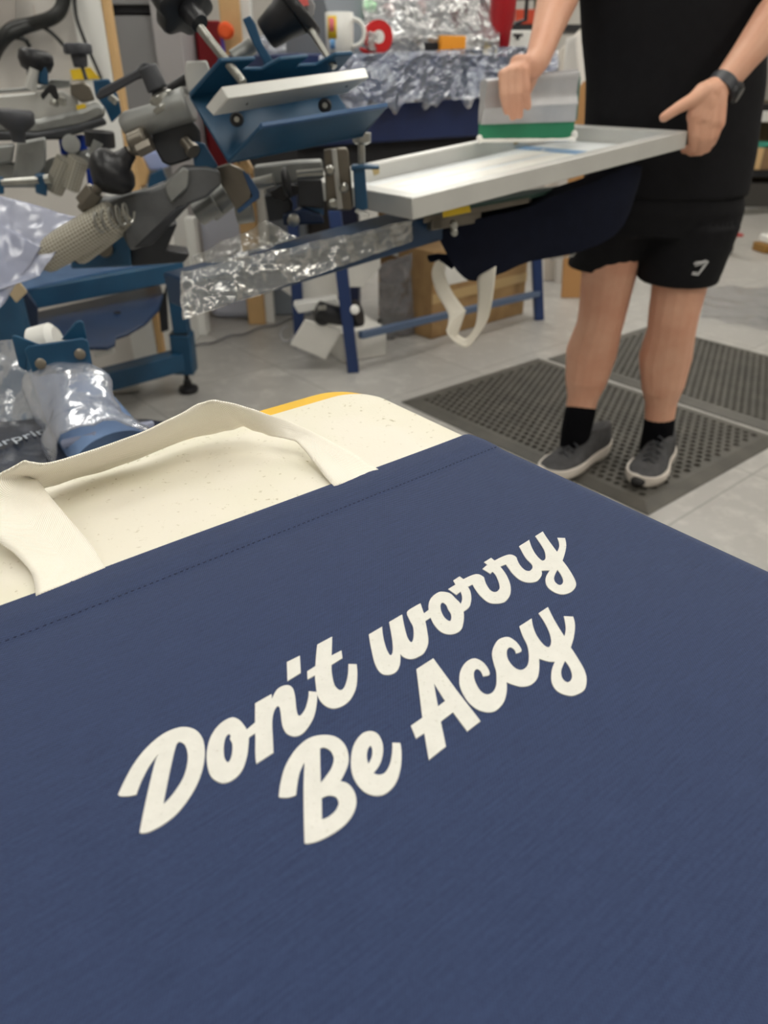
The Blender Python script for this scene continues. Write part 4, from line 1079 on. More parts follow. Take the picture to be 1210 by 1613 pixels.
# ------------------------------------------------------------------ blue base frame with dish and levelling foot
bf = thing('press_base_frame', G(290, 612, 0), 'blue steel press base frame with square leg, levelling foot and dark round dish', 'base frame')
def gz(x, y, z): return G(x, y, z)
T0, T1 = gz(55, 466, .47), gz(275, 426, .47)
dT = (T1-T0).normalized()
b = MB(); b.beam(T0-dT*1.3, T1+dT*.02, .075, .065, up=(0, 0, 1)); b.build('upper_beam', blue, bf, bev=.004)
legx = gz(287, 580, .12); L0, L1 = V((T1.x-.005, T1.y, .49)), V((T1.x-.0, T1.y, .16))
legb = P(288, 590, T1.y)
b = MB(); b.beam(P(272, 420, T1.y), P(288, 528, T1.y), .056, .056); b.build('leg', blue, bf, bev=.003)
b = MB(); b.beam(P(286, 524, T1.y), P(293, 586, T1.y), .078, .078); b.build('leg_socket', blue, bf, bev=.006)
b = MB(); b.beam(P(284, 522, T1.y), P(285, 528, T1.y), .07, .07); b.build('black_collar', blackp, bf)
L2 = P(288, 566, T1.y); b = MB(); b.beam(V((L2.x, L2.y, L2.z)), V((L2.x, L2.y, L2.z))-dT*1.1, .075, .07, up=(0, 0, 1)); b.build('lower_beam', blue, bf, bev=.004)
ft = P(293, 586, T1.y); b = MB(); b.tube([ft, V((ft.x, ft.y, .03))], .010, 12); b.lathe(V((ft.x, ft.y, .0)), V((ft.x, ft.y, .1)), [(0, .036), (.012, .040), (.022, .036), (.030, .018), (.05, .014)], 22); b.build('levelling_foot', blackp, bf)
b = MB(); zz = .40
dish = [gz(x, y, zz) for x, y in ((52, 492), (150, 470), (252, 446), (257, 462), (250, 486), (228, 508), (200, 524), (182, 530), (181, 540), (168, 546), (120, 546), (84, 536), (60, 520))]
b.prism(dish, (0, 0, -.012)); b.build('dish', mat('dark_blue_dish', (26, 50, 84), .4, 0, .2, 12), bf, bev=.003)
b = MB(); q = gz(185, 493, zz+.001); b.lathe(q, q+V((0, 0, 1)), [(0, .011), (.003, .011)], 16); b.build('dish_hole', darkgap, bf)
b = MB(); b.prism([gz(x, y, .50) for x, y in ((-40, 462), (60, 430), (200, 402), (262, 398), (276, 412), (150, 434), (52, 456), (-40, 480))], (0, 0, .008)); b.build('top_plate', blued, bf, bev=.002)
b = MB(); b.px([(2, 515), (24, 510), (27, 519), (4, 524)], 1.95, .01); b.build('yellow_sticker', yelst, bf)
b = MB(); b.px([(-30, 470), (40, 458), (60, 486), (60, 526), (-30, 560)], 2.0, .10); b.build('side_panel', mat('deep_blue_panel', (20, 40, 70), .5), bf, bev=.004)
b = MB(); b.px([(250, 486), (262, 452), (266, 520), (254, 524)], T1.y+.03, .03); b.build('grey_inner_strip', greyp, bf, bev=.002)
tag(MB().px([(8, 455), (22, 434), (44, 460), (26, 478)], 1.40, .02).build('cream_foam_block', cream, bev=.003), 'small cream foam block at the left edge under the plastic film', 'foam block')

# blue board arm to the right, wrapped in clear film
ar = thing('platen_arm', P(430, 420, 1.4), 'long blue press arm wrapped in clear plastic, running under the screen', 'press arm')
p0, p1 = P(283, 462, 1.22), P(672, 352, 1.60)
b = MB(); b.beam(p0, p1, .095, .052, up=(0, 0, 1)); b.build('arm', mat('arm_blue', (24, 58, 92), .4, 0, .2, 9), ar, bev=.004)
b = MB(); b.px([(445, 340), (478, 328), (508, 340), (512, 352), (446, 356)], 1.42, .04); b.build('clamp_block', mat('deep_blue', (22, 44, 78), .45), ar, bev=.004)
q = P(463, 346, 1.415); b = MB(); b.lathe(q, q+V((0, -.012, 0)), [(0, .011), (.01, .011), (.012, .008)], 16); b.build('clamp_screw', steel, ar)
g = film_sheet([P(284, 428, 1.17), P(652, 346, 1.50), P(650, 380, 1.50), P(286, 506, 1.12)], 80, 30, .012, 18, 3)
tag(MB().sheet(g).build('plastic_wrap', film2, merge=False, ang=180, solid=.0006), 'clear crumpled plastic film wrapped along the long blue arm under the screen', 'plastic film')
g = film_sheet([P(300, 400, 1.3), P(420, 350, 1.33), P(470, 372, 1.32), P(320, 430, 1.28)], 30, 16, .015, 16, 8)
tag(MB().sheet(g).build('plastic_wrap', film2, merge=False, ang=180, solid=.0006), 'loose peak of clear plastic film standing up at the near end of the long arm', 'plastic film')
# film over the left of the press
g = film_sheet([P(-40, 296, 1.36), P(128, 345, 1.30), P(60, 430, 1.24), P(-40, 470, 1.20)], 40, 40, .009, 9, 12)
tag(MB().sheet(g).build('plastic_wrap', film3, merge=False, ang=180, solid=.0006), 'milky plastic film draped at the left edge beside the perforated sleeve', 'plastic film')
g = film_sheet([P(-40, 330, 1.30), P(66, 392, 1.27), P(10, 470, 1.22), P(-40, 540, 1.15)], 30, 30, .008, 9, 15)
tag(MB().sheet(g).build('plastic_wrap', film3, merge=False, ang=180, solid=.0006), 'lower fold of milky plastic film hanging at the left edge above the cream block', 'plastic film')

# ------------------------------------------------------------------ near left board arm with blue bracket in a plastic bag
a2 = thing('platen_arm', P(130, 660, .95), 'blue bracket with two rivets on a thick arm bagged in clear plastic, at lower left', 'press arm')
b = MB(); b.px([(38, 552), (45, 545), (130, 533), (139, 537), (147, 580), (140, 586), (60, 594), (52, 590)], .98, .006)
b.build('front_plate', blue, a2, bev=.002)
for pp_, yy_ in (([(18, 530), (24, 528), (64, 543), (44, 548), (42, 586), (30, 578)], .99), ([(96, 536), (118, 508), (126, 504), (132, 508), (138, 535)], 1.01)):
    b = MB(); b.px(pp_, yy_, .006); b.build('side_ear', blue, a2, bev=.002)
for x, y in ((64, 573), (126, 558)):
    q = P(x, y, .978); b = MB(); b.lathe(q, q-ray(x, y).normalized(), [(0, .0075), (.0018, .0072), (.0025, .005)], 20); b.build('rivet', bracketm, a2)
b = MB(); b.tube([P(94, 588, 1.02), P(125, 640, .97), P(182, 720, .88)], [.038, .048, .055], 28, flat=.75); b.build('round_arm', mat('hazy_blue_arm', (120, 148, 190), .45, 0, .15, 20), a2)
b = MB(); b.tube([P(100, 700, .87), P(150, 688, .87), P(200, 676, .90), P(240, 668, .93)], [.006, .007, .006, .005], 10); b.build('film_collar', film3, a2)
b = MB(); n = 34; m_ = 26; g = []
for j in range(m_+1):
    t = j/m_; c_ = P(98, 606, .98).lerp(P(176, 735, .84), t); R_ = .046+.016*t+.004*math.sin(t*9)
    row = []
    for i in range(n+1):
        w = 2*math.pi*i/n; p = c_+V((math.cos(w)*R_*1.18, math.sin(w)*R_*.35, math.sin(w)*R_*.75))
        row.append(crumple(p, V((math.cos(w), 0, math.sin(w))).normalized(), .011, 18, 5))
    g.append(row)
tag(MB().sheet(g).build('plastic_bag', film1, merge=False, ang=180, solid=.0005), 'clear plastic bag pulled over the near blue arm at lower left', 'plastic bag')
g = film_sheet([P(-30, 540, 1.12), P(24, 530, 1.1), P(60, 660, 1.0), P(-30, 690, 1.0)], 20, 30, .014, 16, 21)
tag(MB().sheet(g).build('plastic_wrap', film1, merge=False, ang=180, solid=.0005), 'clear plastic film hanging left of the blue riveted bracket', 'plastic film')
b = MB(); b.lathe(P(50, 543, 1.06), P(92, 532, 1.06), [(0, .015), (.005, .024), (.035, .024), (.042, .016)], 24)
tag(b.build('white_roller', white), 'white plastic roller behind the ears of the blue bracket', 'roller')
b = MB(); q0, q1 = gz(150, 606, .04), gz(218, 600, .04); b.lathe(q0, q1, [(0, .035), (.005, .041), ((q1-q0).length-.01, .041), ((q1-q0).length, .034)], 24)
tag(b.build('paper_roll', whitep), 'white roll lying on the floor under the blue base frame', 'roll')
b = MB(); b.px([(144, 542), (176, 542), (182, 556), (150, 564)], 2.5, .08)
tag(b.build('white_block', white, bev=.006), 'white block resting on the lower blue beam below the dish', 'block')
# dark board with printed lettering at the lower left
nb = thing('dark_cover_sheet', P(60, 740, .9), 'glossy dark navy cover sheet with pale lettering, partly visible at the left edge', 'cover sheet')
zc = .66
b = MB(); g = [[crumple(gz(x, y, zc), V((0, 0, 1)), .006, 12, 2) for x in range(-80, 300, 10)] for y in range(664, 860, 10)]
b.sheet(g); b.build('sheet', mat('glossy_navy', (34, 44, 62), .25, 0, .3, 20, .3, 60, .003), nb, solid=.003)
b = MB(); q = gz(100, 780, zc); b.tube([V((q.x, q.y, zc-.005)), V((q.x, q.y, .0))], .03, 20); b.build('support_post', blue, nb)
b = MB(); b.px([(20, 664), (60, 656), (70, 672), (50, 684), (22, 682)], 1.12, .05); b.build('blue_end', blue, nb, bev=.004)
def text_mesh(txt, size, M, name, m, parent, ex=.0004):
    cu = bpy.data.curves.new('t', 'FONT'); cu.body = txt; cu.size = size; cu.extrude = ex
    o = bpy.data.objects.new('t', cu); COL.objects.link(o); bpy.context.view_layer.update()
    dg = bpy.context.evaluated_depsgraph_get(); me = bpy.data.meshes.new_from_object(o.evaluated_get(dg)); bpy.data.objects.remove(o)
    b = MB(); b.v = [M@v.co for v in me.vertices]; b.f = [tuple(p.vertices) for p in me.polygons]; b.uv = [None]*len(b.f)
    return b.build(name, m, parent, smooth=False, merge=False)
q0, q1 = gz(-12, 706, zc+.006), gz(52, 688, zc+.006); d = (q1-q0).normalized(); n_ = V((0, 0, 1)); s_ = n_.cross(d)
M = Matrix.Translation(q0) @ Matrix((d, s_, n_)).transposed().to_4x4()
text_mesh('erprint', .030, M, 'pale_lettering', wtext, nb)

# ------------------------------------------------------------------ conveyor dryer behind, wrapped in film
DA, DB = V((-.42, 2.86, 0)), V((1.30, 4.20, 0))
dd_ = (DB-DA).normalized(); D0 = DA; DA = D0+dd_*.16; DB = D0+dd_*1.50; dn = V((dd_.y, -dd_.x, 0))      # dn points towards the camera
dr = thing('dryer', (DA+DB)/2, 'navy conveyor dryer on blue legs with film wrapped body, behind the press', 'dryer')
def dz(y_px, x_px, off=0):   # z on the dryer's front plane for a pixel
    return PLN(x_px, y_px, DA+dn*off, dn)
b = MB(); 
b.hexa([DA+V((0, 0, .86)), DB+V((0, 0, .86)), DB-dn*.6+V((0, 0, .86)), DA-dn*.6+V((0, 0, .86)), DA+V((0, 0, 1.15)), DB+V((0, 0, 1.15)), DB-dn*.6+V((0, 0, 1.15)), DA-dn*.6+V((0, 0, 1.15))])
b.build('body', navy, dr, bev=.008)
b = MB(); b.hexa([DA-dn*.04+V((0, 0, .77)), DB-dn*.04+V((0, 0, .77)), DB-dn*.5+V((0, 0, .77)), DA-dn*.5+V((0, 0, .77)), DA-dn*.04+V((0, 0, .86)), DB-dn*.04+V((0, 0, .86)), DB-dn*.5+V((0, 0, .86)), DA-dn*.5+V((0, 0, .86))]); b.build('gap_shade_block', darkgap, dr)  # dark block paints the shade of the gap below the body
for (bx, by, tx, ty, Yb) in ((557, 585, 527, 330, 2.99), (849, 503, 842, 330, 3.77)):
    g0 = G(bx, by, 0); b = MB(); b.beam(V((g0.x, g0.y, 0)), P(tx, ty, g0.y), .047, .047); b.build('leg', mat('leg_blue', (32, 56, 104), .45), dr, bev=.003)
    b = MB(); b.beam(V((g0.x, g0.y, 0))-dn*.42, V((g0.x, g0.y, .8))-dn*.42, .047, .047); b.build('leg', MATS['leg_blue'], dr, bev=.003)
g0, g1 = P(568, 528, 3.0), P(848, 462, 3.77)
b = MB(); b.beam(g0, g1, .03, .028, up=(0, 0, 1)); b.build('lower_rail', mat('hazy_rail', (84, 102, 130), .4), dr, bev=.002)
# sloped control box
cA, cB = D0+dd_*.42, D0+dd_*1.05
b = MB()
prof = [(-.10, 1.15), (-.16, 1.23), (-.28, 1.45), (-.50, 1.45), (-.50, 1.15)]
for o in (cA, cB): b.v += [o+dn*p[0]+V((0, 0, p[1])) for p in prof]
n = 5; b.addf(range(n-1, -1, -1)); b.addf(range(n, 2*n))
for i in range(n): j = (i+1) % n; b.addf((i, j, n+j, n+i))
b.build('control_box', mat('control_grey', (128, 134, 142), .4), dr, bev=.004)
cn = (V((0, 0, .12))+dn*.22).normalized()
def ctl(x, y, off=.0): return PLN(x, y, cA+dn*(-.16)+V((0, 0, 1.23))+cn*off, cn)
for x, y, r, m in ((582, 9, .020, emis('green_lamp', (70, 225, 105), 1.2)), (612, 17, .020, mat('pink_switch', (232, 150, 150), .4)), (637, 15, .016, darkgap), (663, 12, .020, mat('red_button', (206, 60, 66), .4))):
    q = ctl(x, y); b = MB(); b.lathe(q, q+cn, [(0, r*1.3), (.004, r*1.3), (.005, r), (.018, r), (.021, r*.8)], 22); b.build('control_button', m, dr)
b = MB(); b.prism([ctl(600, 6, .001), ctl(622, 6, .001), ctl(622, 30, .001), ctl(600, 30, .001)], -cn*.004); b.build('switch_plate', greylight, dr)
# film over the body and the controls
def dryer_film(x0, x1, yt0, yt1, yb0, yb1, off, seed, label, m=film2, amp=.03, nu=80, nv=22, sc=6):
    c_ = [dz(yt0, x0, off), dz(yt1, x1, off), dz(yb1, x1, off+.02), dz(yb0, x0, off+.02)]
    g = film_sheet(c_, nu, nv, amp, sc, seed, n=dn)
    for row in g:
        for i, p in enumerate(row):
            pass
    for j, row in enumerate(g):
        if j == nv:
            for i in range(len(row)): row[i] = row[i]+V((0, 0, .02*math.sin(i*.5)+.012*math.sin(i*1.3)))
    return tag(MB().sheet(g).build('plastic_wrap', m, merge=False, ang=180, solid=.001), label, 'plastic film')
film4 = film('shiny_crumpled_film', (132, 164, 220), clear=.84, bs=16, bst=1, bd=.04, milk=.22, rough=.08, gls=1.3)
dryer_film(500, 872, 88, 70, 176, 148, .04, 31, 'shiny crumpled plastic film covering the front of the navy dryer', film4)
g = []
for j in range(25):
    v = j/24; row = []
    for i in range(41):
        u = i/40; x = 574+u*215; y = -60+v*(150)
        p = ctl(x, y, .05)*.0
        if v < .75: p = ctl(x, -40+v/.75*96, .045)
        else: p = dz(56+(v-.75)/.25*30, x, -.02)
        row.append(crumple(p, cn, .035, 5, 44))
    g.append(row)
tag(MB().sheet(g).build('plastic_wrap', film('clear_glossy_film', (226, 230, 236), clear=.86, bs=14, bst=1, bd=.03, milk=.20, rough=.12, gls=.8), merge=False, ang=180, solid=.001), 'clear shiny plastic film draped over the dryer control box', 'plastic film')
# things on the dryer
ZT = 1.152
def ontop(x, off): q = DA+dn*off; n2 = dn; p = PLN(x, 88, q, n2); return V((p.x, p.y, ZT))
q = ontop(536, -.05)
mug = thing('mug', q, 'white mug with colourful print standing on the dryer left of the red tape roll', 'mug')
K = 1.22
b = MB(); b.lathe(q, q+V((0, 0, 1)), [(t_*K, r_*K) for t_, r_ in ((0, .036), (.004, .040), (.098, .041), (.1, .039), (.098, .037), (.01, .034), (.008, .001))], 32); b.build('cup', white, mug, ang=60)
b = MB(); pts = [q+V((.038, -.01, .085))*K]
for i in range(9):
    a = math.radians(80-160*i/8); pts.append(q+V((.045+.028*math.cos(a), -.015, .050+.032*math.sin(a)))*K)
pts.append(q+V((.038, -.01, .016))*K); b.tube(pts, .0075, 10); b.build('mug_handle', white, mug)
for (x0, x1, z0, z1, m) in ((-.9, -.15, .035, .090, yelst), (-.75, -.30, .052, .085, pinkst), (-.7, -.30, .010, .034, bluest)):
    b = MB(); g = [[q+V((.0418*math.sin(a), -.0418*math.cos(a), z))*K for a in [x0+(x1-x0)*i/8 for i in range(9)]] for z in (z0, z1)]
    b.sheet(g); b.build('printed_patch', m, mug, solid=.0004)
q = ontop(594, -.03)
b = MB(); c_ = q+V((0, 0, .052)); ax_ = V((.35, -1, 0)).normalized()
b.lathe(c_, c_+ax_, [(0, .022), (0, .052), (.024, .052), (.024, .022), (0, .022)], 36)
rr_ = thing('tape_roll', q, 'red roll of tape standing on edge on the dryer beside the mug', 'tape roll'); b.build('roll', redp, rr_, ang=50)
b = MB(); b.lathe(c_+ax_*.001, c_+ax_, [(0, .021), (.022, .021)], 24); b.build('core', white, rr_)
b = MB(); b.px([(566, 74), (582, 78), (590, 86), (578, 86), (567, 80)], q.y-.03, .02); b.build('loose_end', redp, rr_, bev=.002)
q = ontop(706, -.03); b = MB(); b.box(q+V((0, 0, .032)), (.115, .07, .062), rz=.5); tag(b.build('orange_box', orange, bev=.003), 'small orange box lying on the dryer under the control box', 'box')
q = ontop(674, -.04); b = MB(); b.box(q+V((0, 0, .02)), (.07, .05, .04), rz=.6); tag(b.build('black_box', blackp, bev=.004), 'small black box just left of the orange box on the dryer', 'box')
q = ontop(787, -.10); tm = thing('travel_tumbler', q, 'dark red insulated tumbler with black lid and handle on the dryer', 'tumbler')
b = MB(); b.lathe(q, q+V((0, 0, 1)), [(0, .034), (.004, .037), (.09, .042), (.13, .052), (.215, .056)], 30); b.build('cup', mat('dark_red_enamel', (164, 24, 34), .3), tm)
b = MB(); b.lathe(q+V((0, 0, .215)), q+V((0, 0, 1)), [(0, .059), (.03, .060), (.036, .05)], 30)
b.tube([q+V((.05, 0, .225)), q+V((.098, 0, .215)), q+V((.098, 0, .13)), q+V((.055, 0, .115))], .009, 10); b.build('lid', blackp, tm)
q = ontop(745, -.03); b = MB(); b.tube([q+V((-.09, 0, .012)), q+V((.10, .06, .014))], .011, 14); tag(b.build('marker_pen', yelst), 'pale yellow marker pen lying on the dryer left of the tumbler', 'pen')

# ------------------------------------------------------------------ things under the dryer
def crate(name, lab, fl, frr, h, depth, m, cat='box', flap=None, group=None):
    a, e = V(fl), V(frr); a.z = 0; e.z = 0; d = (e-a).normalized(); n2 = V((-d.y, d.x, 0))
    if n2.y < 0: n2 = -n2
    t = thing(name, (a+e)/2, lab, cat, group)
    b = MB(); b.hexa([a, e, e+n2*depth, a+n2*depth]+[p+V((0, 0, h)) for p in (a, e, e+n2*depth, a+n2*depth)]); b.build('box_body', m, t, bev=.004)
    return t, d, n2, a, e
t, d, n2, a, e = crate('cardboard_box', 'brown cardboard box with pale label, under the dryer behind the hanging handle', G(679, 535), G(824, 494), .40, .24, cardb)
b = MB(); b.box(a.lerp(e, .30)+V((0, 0, .30))-n2*.001, (.26, .002, .12), rz=math.atan2(d.y, d.x)); b.build('paper_label', whitep, t)
b = MB(); b.beam(a+V((.0, -.004, .19)), e+V((.0, -.004, .19)), .002, .045, up=(0, 0, 1)); b.build('packing_tape', mat('tan_tape', (186, 158, 112), .4), t)
t, d, n2, a, e = crate('cardboard_box', 'tall brown cardboard box with open white flap, left of the labelled box under the dryer', G(596, 498), G(655, 506), .60, .20, cardb)
b = MB(); b.px([(594, 394), (640, 368), (668, 356), (680, 366), (690, 398), (661, 414), (624, 404)], a.y-.08, .006); b.build('white_flap', whitep, t)
b = MB(); b.px([(676, 400), (680, 398), (680, 468), (676, 470)], a.y-.05, .03); b.build('white_edge', whitep, t)
b = MB(); b.px([(676, 484), (692, 478), (694, 494), (678, 498)], a.y-.05, .004); b.build('green_mark', mat('leaf_green', (130, 160, 70), .6), t)
t = thing('white_carton', G(560, 570), 'low white carton with tilted lid standing under the left end of the dryer', 'carton')
qa, qb = G(540, 572), G(609, 560); d = (qb-qa).normalized(); n2 = V((-d.y, d.x, 0))
b = MB(); b.hexa([qa, qb, qb+n2*.25, qa+n2*.25]+[p+V((0, 0, .13)) for p in (qa, qb, qb+n2*.25, qa+n2*.25)]); b.build('box_body', whitep, t, bev=.006)
b = MB(); b.px([(481, 503), (539, 520), (513, 567), (456, 543)], qa.y-.10, .012); b.build('lid', whitep, t, bev=.004)
b = MB(); b.px([(462, 480), (530, 470), (536, 482), (470, 494)], qa.y+.02, .10); tag(b.build('white_packet', white, bev=.004), 'flat white packet lying behind the tilted carton lid', 'packet')
t = thing('heat_gun', P(535, 500, 3.05), 'black heat gun with round nozzle lying behind the left leg of the dryer', 'heat gun')
b = MB(); c_ = P(500, 490, 3.02); b.tube([P(500, 486, 3.02), P(516, 494, 3.03), P(548, 500, 3.05)], [.034, .040, .036], 20); b.ball(P(508, 500, 3.03), .035); b.build('body', blackp, t)
b = MB(); b.lathe(P(548, 498, 3.06), P(574, 490, 3.04), [(0, .036), (.01, .052), (.05, .056), (.055, .03)], 26); b.build('nozzle_ring', blackp, t)
b = MB(); b.lathe(P(558, 488, 3.0), P(560, 487, 2.98), [(0, .019), (.014, .019), (.018, .010)], 20); b.build('white_cap', white, t)
b = MB(); b.px([(500, 482), (514, 480), (514, 488), (501, 489)], 2.97, .004); b.build('silver_badge', steel, t)
g = film_sheet([P(600, 420, 3.3), P(650, 398, 3.35), G(655, 528), G(596, 540)], 26, 30, .035, 8, 51)
for row in g:
    for p in row: p.z = max(p.z, .003)
tag(MB().sheet(g).build('plastic_wrap', film('grey_film', (120, 120, 126), clear=.92, bs=12, bd=.02, milk=.55), merge=False, ang=180, solid=.0008), 'grey crumpled plastic film hanging between the dryer leg and brown boxes', 'plastic film')
b = MB(); b.px([(548, 414), (576, 392), (598, 396), (600, 420), (572, 452), (550, 452)], 3.3, .01); b.px([(430, 446), (532, 420), (534, 468), (470, 474)], 3.35, .012)
tag(b.build('white_paper_sheets', whitep), 'white paper sheets standing behind the left leg of the dryer', 'paper')
pts = [G(440, 470, .01)]
for i in range(90):
    w = i/89*math.pi*6; pts.append(G(486+40*math.cos(w), 462+9*math.sin(w)+i*.08, .010+.006*(i//15)))
tag(MB().tube(pts, .006, 8).build('white_cable', mat('white_cable', (206, 206, 210), .4)), 'loops of white cable hanging under the long wrapped arm', 'cable')
pts = [G(300+i*7, 548-(i*7)*.28, .008)+V((0, .02*math.sin(i*.9), 0)) for i in range(24)]
tag(MB().tube(pts, .005, 8).build('grey_cable', mat('grey_cable', (120, 120, 122), .5)), 'thin grey cable lying on the floor from the blue leg towards the white carton', 'cable')
pts = [G(452+10*math.cos(w*.5)*(1), 526+12*math.sin(w*.5), .006) for w in range(0, 11)]
tag(MB().tube(pts, .005, 8).build('white_cable', MATS['white_cable']), 'small loop of white cable on the floor left of the tilted carton lid', 'cable')

# things on the floor at the back, seen through the press
def floorbox(x0, x1, yt, yb, dep, m, name, lab, cat, bev=.005, parent=None):
    a, e = G(x0, yb), G(x1, yb); Y = (a.y+e.y)/2; h = P((x0+x1)/2, yt, Y).z
    b = MB(); b.box(((a.x+e.x)/2, Y+dep/2, h/2), (abs(e.x-a.x), dep, h))
    o = b.build(name, m, parent, bev=bev)
    return tag(o, lab, cat) if parent is None else o
def standbox(x0, x1, yt, Y, dep, m, name, lab, cat, bev=.005):
    a, e = P(x0, yt, Y).x, P(x1, yt, Y).x; h = P((x0+x1)/2, yt, Y).z
    b = MB(); b.box(((a+e)/2, Y+dep/2, h/2), (e-a, dep, h)); return tag(b.build(name, m, bev=bev), lab, cat)
standbox(264, 302, 352, 3.62, .1, mat('manila', (212, 158, 100), .7), 'manila_packet', 'orange tan packet seen below the grey support casting', 'packet')
standbox(284, 304, 344, 3.50, .08, white, 'white_box', 'small white box in front of the orange tan packet', 'box')
standbox(309, 400, 318, 3.78, .25, mat('pearl_tub', (206, 214, 232), .35), 'plastic_tub', 'pale plastic tub standing below the mounting plate of the press', 'tub', bev=.04)
standbox(174, 206, 194, 3.75, .08, white, 'white_board', 'white board standing behind the knuckle casting', 'board')
zc3 = P(235, 300, 3.3).z; xa3, xb3 = P(192, 300, 3.3).x, P(266, 300, 3.3).x
b = MB(); b.box(((xa3+xb3)/2, 3.42, zc3/2), (xb3-xa3, .3, zc3)); tag(b.build('white_cabinet', white, bev=.006), 'white cabinet standing behind the press, seen below the grey casting', 'cabinet')
t = thing('plastic_tub', (xa3, 3.3, zc3), 'tan and lilac plastic tub seen between ball knob and grey casting', 'tub')
b = MB(); b.px([(208, 245), (222, 242), (236, 270), (232, 292), (210, 300), (202, 280)], 3.36, .10); b.build('tan_side', tan, t, bev=.01)
b = MB(); b.px([(222, 244), (246, 238), (268, 262), (250, 268), (236, 268)], 3.38, .08); b.build('lilac_side', lilac, t, bev=.006)
b = MB(); b.px([(236, 276), (256, 266), (264, 284), (240, 294), (232, 296)], 3.34, .06); b.build('blue_side', blue, t, bev=.004)


# ------------------------------------------------------------------ left background
YB = 3.0
t = thing('partition_board', V((P(80, 300, YB).x, YB, 0)), 'white partition board with a thin tan wooden edge, behind the left print heads', 'partition')
pa, pb2 = P(-60, 100, YB), P(150, 0, YB)
xe = P(172, 125, YB).x
b = MB(); b.box(((xe-2.0)/2-.0+(-.4), YB+.02, .95), (abs(-2.8-xe)-.02, .03, 1.9)); b.build('board', whitewall, t)
b = MB(); b.box((xe-.03, YB-.01, .95), (.10, .03, 1.9)); b.build('white_stile', white, t, bev=.003)
b = MB(); b.box((xe+.034, YB+.0, .95), (.025, .04, 1.9)); b.build('wooden_edge', tan, t, bev=.003)
b = MB(); b.px([(110, 110), (142, 106), (158, 124), (114, 126)], YB-.03, .008); b.build('yellow_sign', yelst, t)
b = MB(); b.px([(-60, -40), (24, -40), (24, 44), (-60, 48)], YB-.04, .03); b.build('grey_panel', mat('warm_grey', (170, 164, 158), .7), t)
for pts, r, lab in (([(104, -30), (98, 10), (82, 28), (50, 38), (22, 44), (4, 60), (-10, 84)], .021, 'thick black hose curving across the white partition'),
                    ([(60, 38), (36, 46), (16, 56), (0, 74), (-14, 100)], .017, 'second black hose lying just under the thick curved hose'),
                    ([(116, -20), (120, 24), (132, 60), (146, 92), (160, 124)], .006, 'thin dark cable hanging beside the white stile'),
                    ([(50, 40), (70, 44), (88, 58), (104, 76)], .006, 'thin dark cable ending behind the grey star knob'),
                    ([(10, 64), (24, 59), (38, 62), (46, 72)], .0075, 'short dark cable ending behind the round black knob')):
    q = [P(x, y, YB-.05-.01*i % .03) for i, (x, y) in enumerate(pts)]
    pp = [bez(q, i/30) for i in range(31)]
    tag(MB().tube(pp, r, 12).build('hose' if r > .01 else 'cable', blackrub), lab, 'hose' if r > .01 else 'cable')
b = MB(); pts = [P(75+22*math.cos(a), 8+34*math.sin(a)*(1), YB-.03) for a in [math.pi*i/16 for i in range(17)]]
tag(b.tube(pts, .003, 8).build('cable', mat('pale_cable', (196, 186, 178), .5)), 'thin pale looped cable hanging on the white partition', 'cable')

YC = 3.9
cab = thing('grey_cabinet', V((P(210, 300, YC).x, YC, 0)), 'tall grey metal cabinet with dark horizontal gap, behind the clamp lever', 'cabinet')
xa, xb = P(150, 100, YC).x-.1, P(252, 100, YC).x
zt = P(200, 16, YC).z
b = MB(); b.box(((xa+xb)/2, YC+.25, zt/2-.01), (xb-xa, .5, zt-.02)); b.build('door', greydoor, cab, bev=.004)
b = MB(); b.box(((xa+xb)/2, YC+.27, zt+.005), (xb-xa, .5, .03)); b.build('gap', darkgap, cab)
b = MB(); b.box(((xa+xb)/2+.05, YC+.25, zt+.22), (xb-xa+.1, .5, .40)); b.build('top_panel', greydoor, cab, bev=.004)
b = MB(); b.box((xb+.062, YC+.20, .72), (.12, .5, 1.5)); b.build('side_strip', greylight, cab, bev=.003)
b = MB(); q = P(165, 22, YC-.02); b.box(q, (.055, .04, .13)); b.build('hinge_plate', mat('hinge_grey', (196, 196, 196), .5), cab, bev=.003)
b = MB(); q = P(163, 25, YC-.05); b.lathe(q, q+V((0, -.01, 0)), [(0, .014), (.01, .014)], 14); b.build('hinge_screw', darkgap, cab)
b = MB(); b.px([(262, 128), (266, 104), (272, 104), (274, 128)], YC-.02, .02); b.build('hook', blackp, cab)
xr0, xr1 = max(P(278, 80, 4.1).x, xb+.13), P(352, 80, 4.1).x
rc = MB().box(((xr0+xr1)/2, 4.35, (P(300, 32, 4.1).z)/2), (xr1-xr0, .5, P(300, 32, 4.1).z))
tag(rc.build('red_cabinet', mat('deep_red', (140, 8, 26), .45), bev=.01), 'dark red cabinet standing right of the grey cabinet', 'cabinet')
xp = P(362, 60, 3.7).x
t = thing('wooden_post', (xp, 3.7, 0), 'pale tan wooden post right of the red cabinet', 'post')
b = MB(); b.box((xp+.01, 3.72, 1.0), (.085, .06, 2.0)); b.build('post', tan, t, bev=.004)
b = MB(); b.box((xp+.07, 3.74, 1.0), (.05, .05, 2.0)); b.build('white_trim', white, t, bev=.004)
q = P(355, 48, 3.6); b = MB(); b.lathe(q+V((0, .06, 0)), q, [(0, .018), (.02, .030), (.05, .032), (.06, .02)], 22); b.build('orange_knob', mat('bright_orange', (246, 96, 40), .4), t)
b = MB(); b.px([(347, 56), (352, 56), (356, 82), (350, 84)], 3.62, .02); b.build('purple_strap', mat('purple', (88, 66, 160), .5), t)
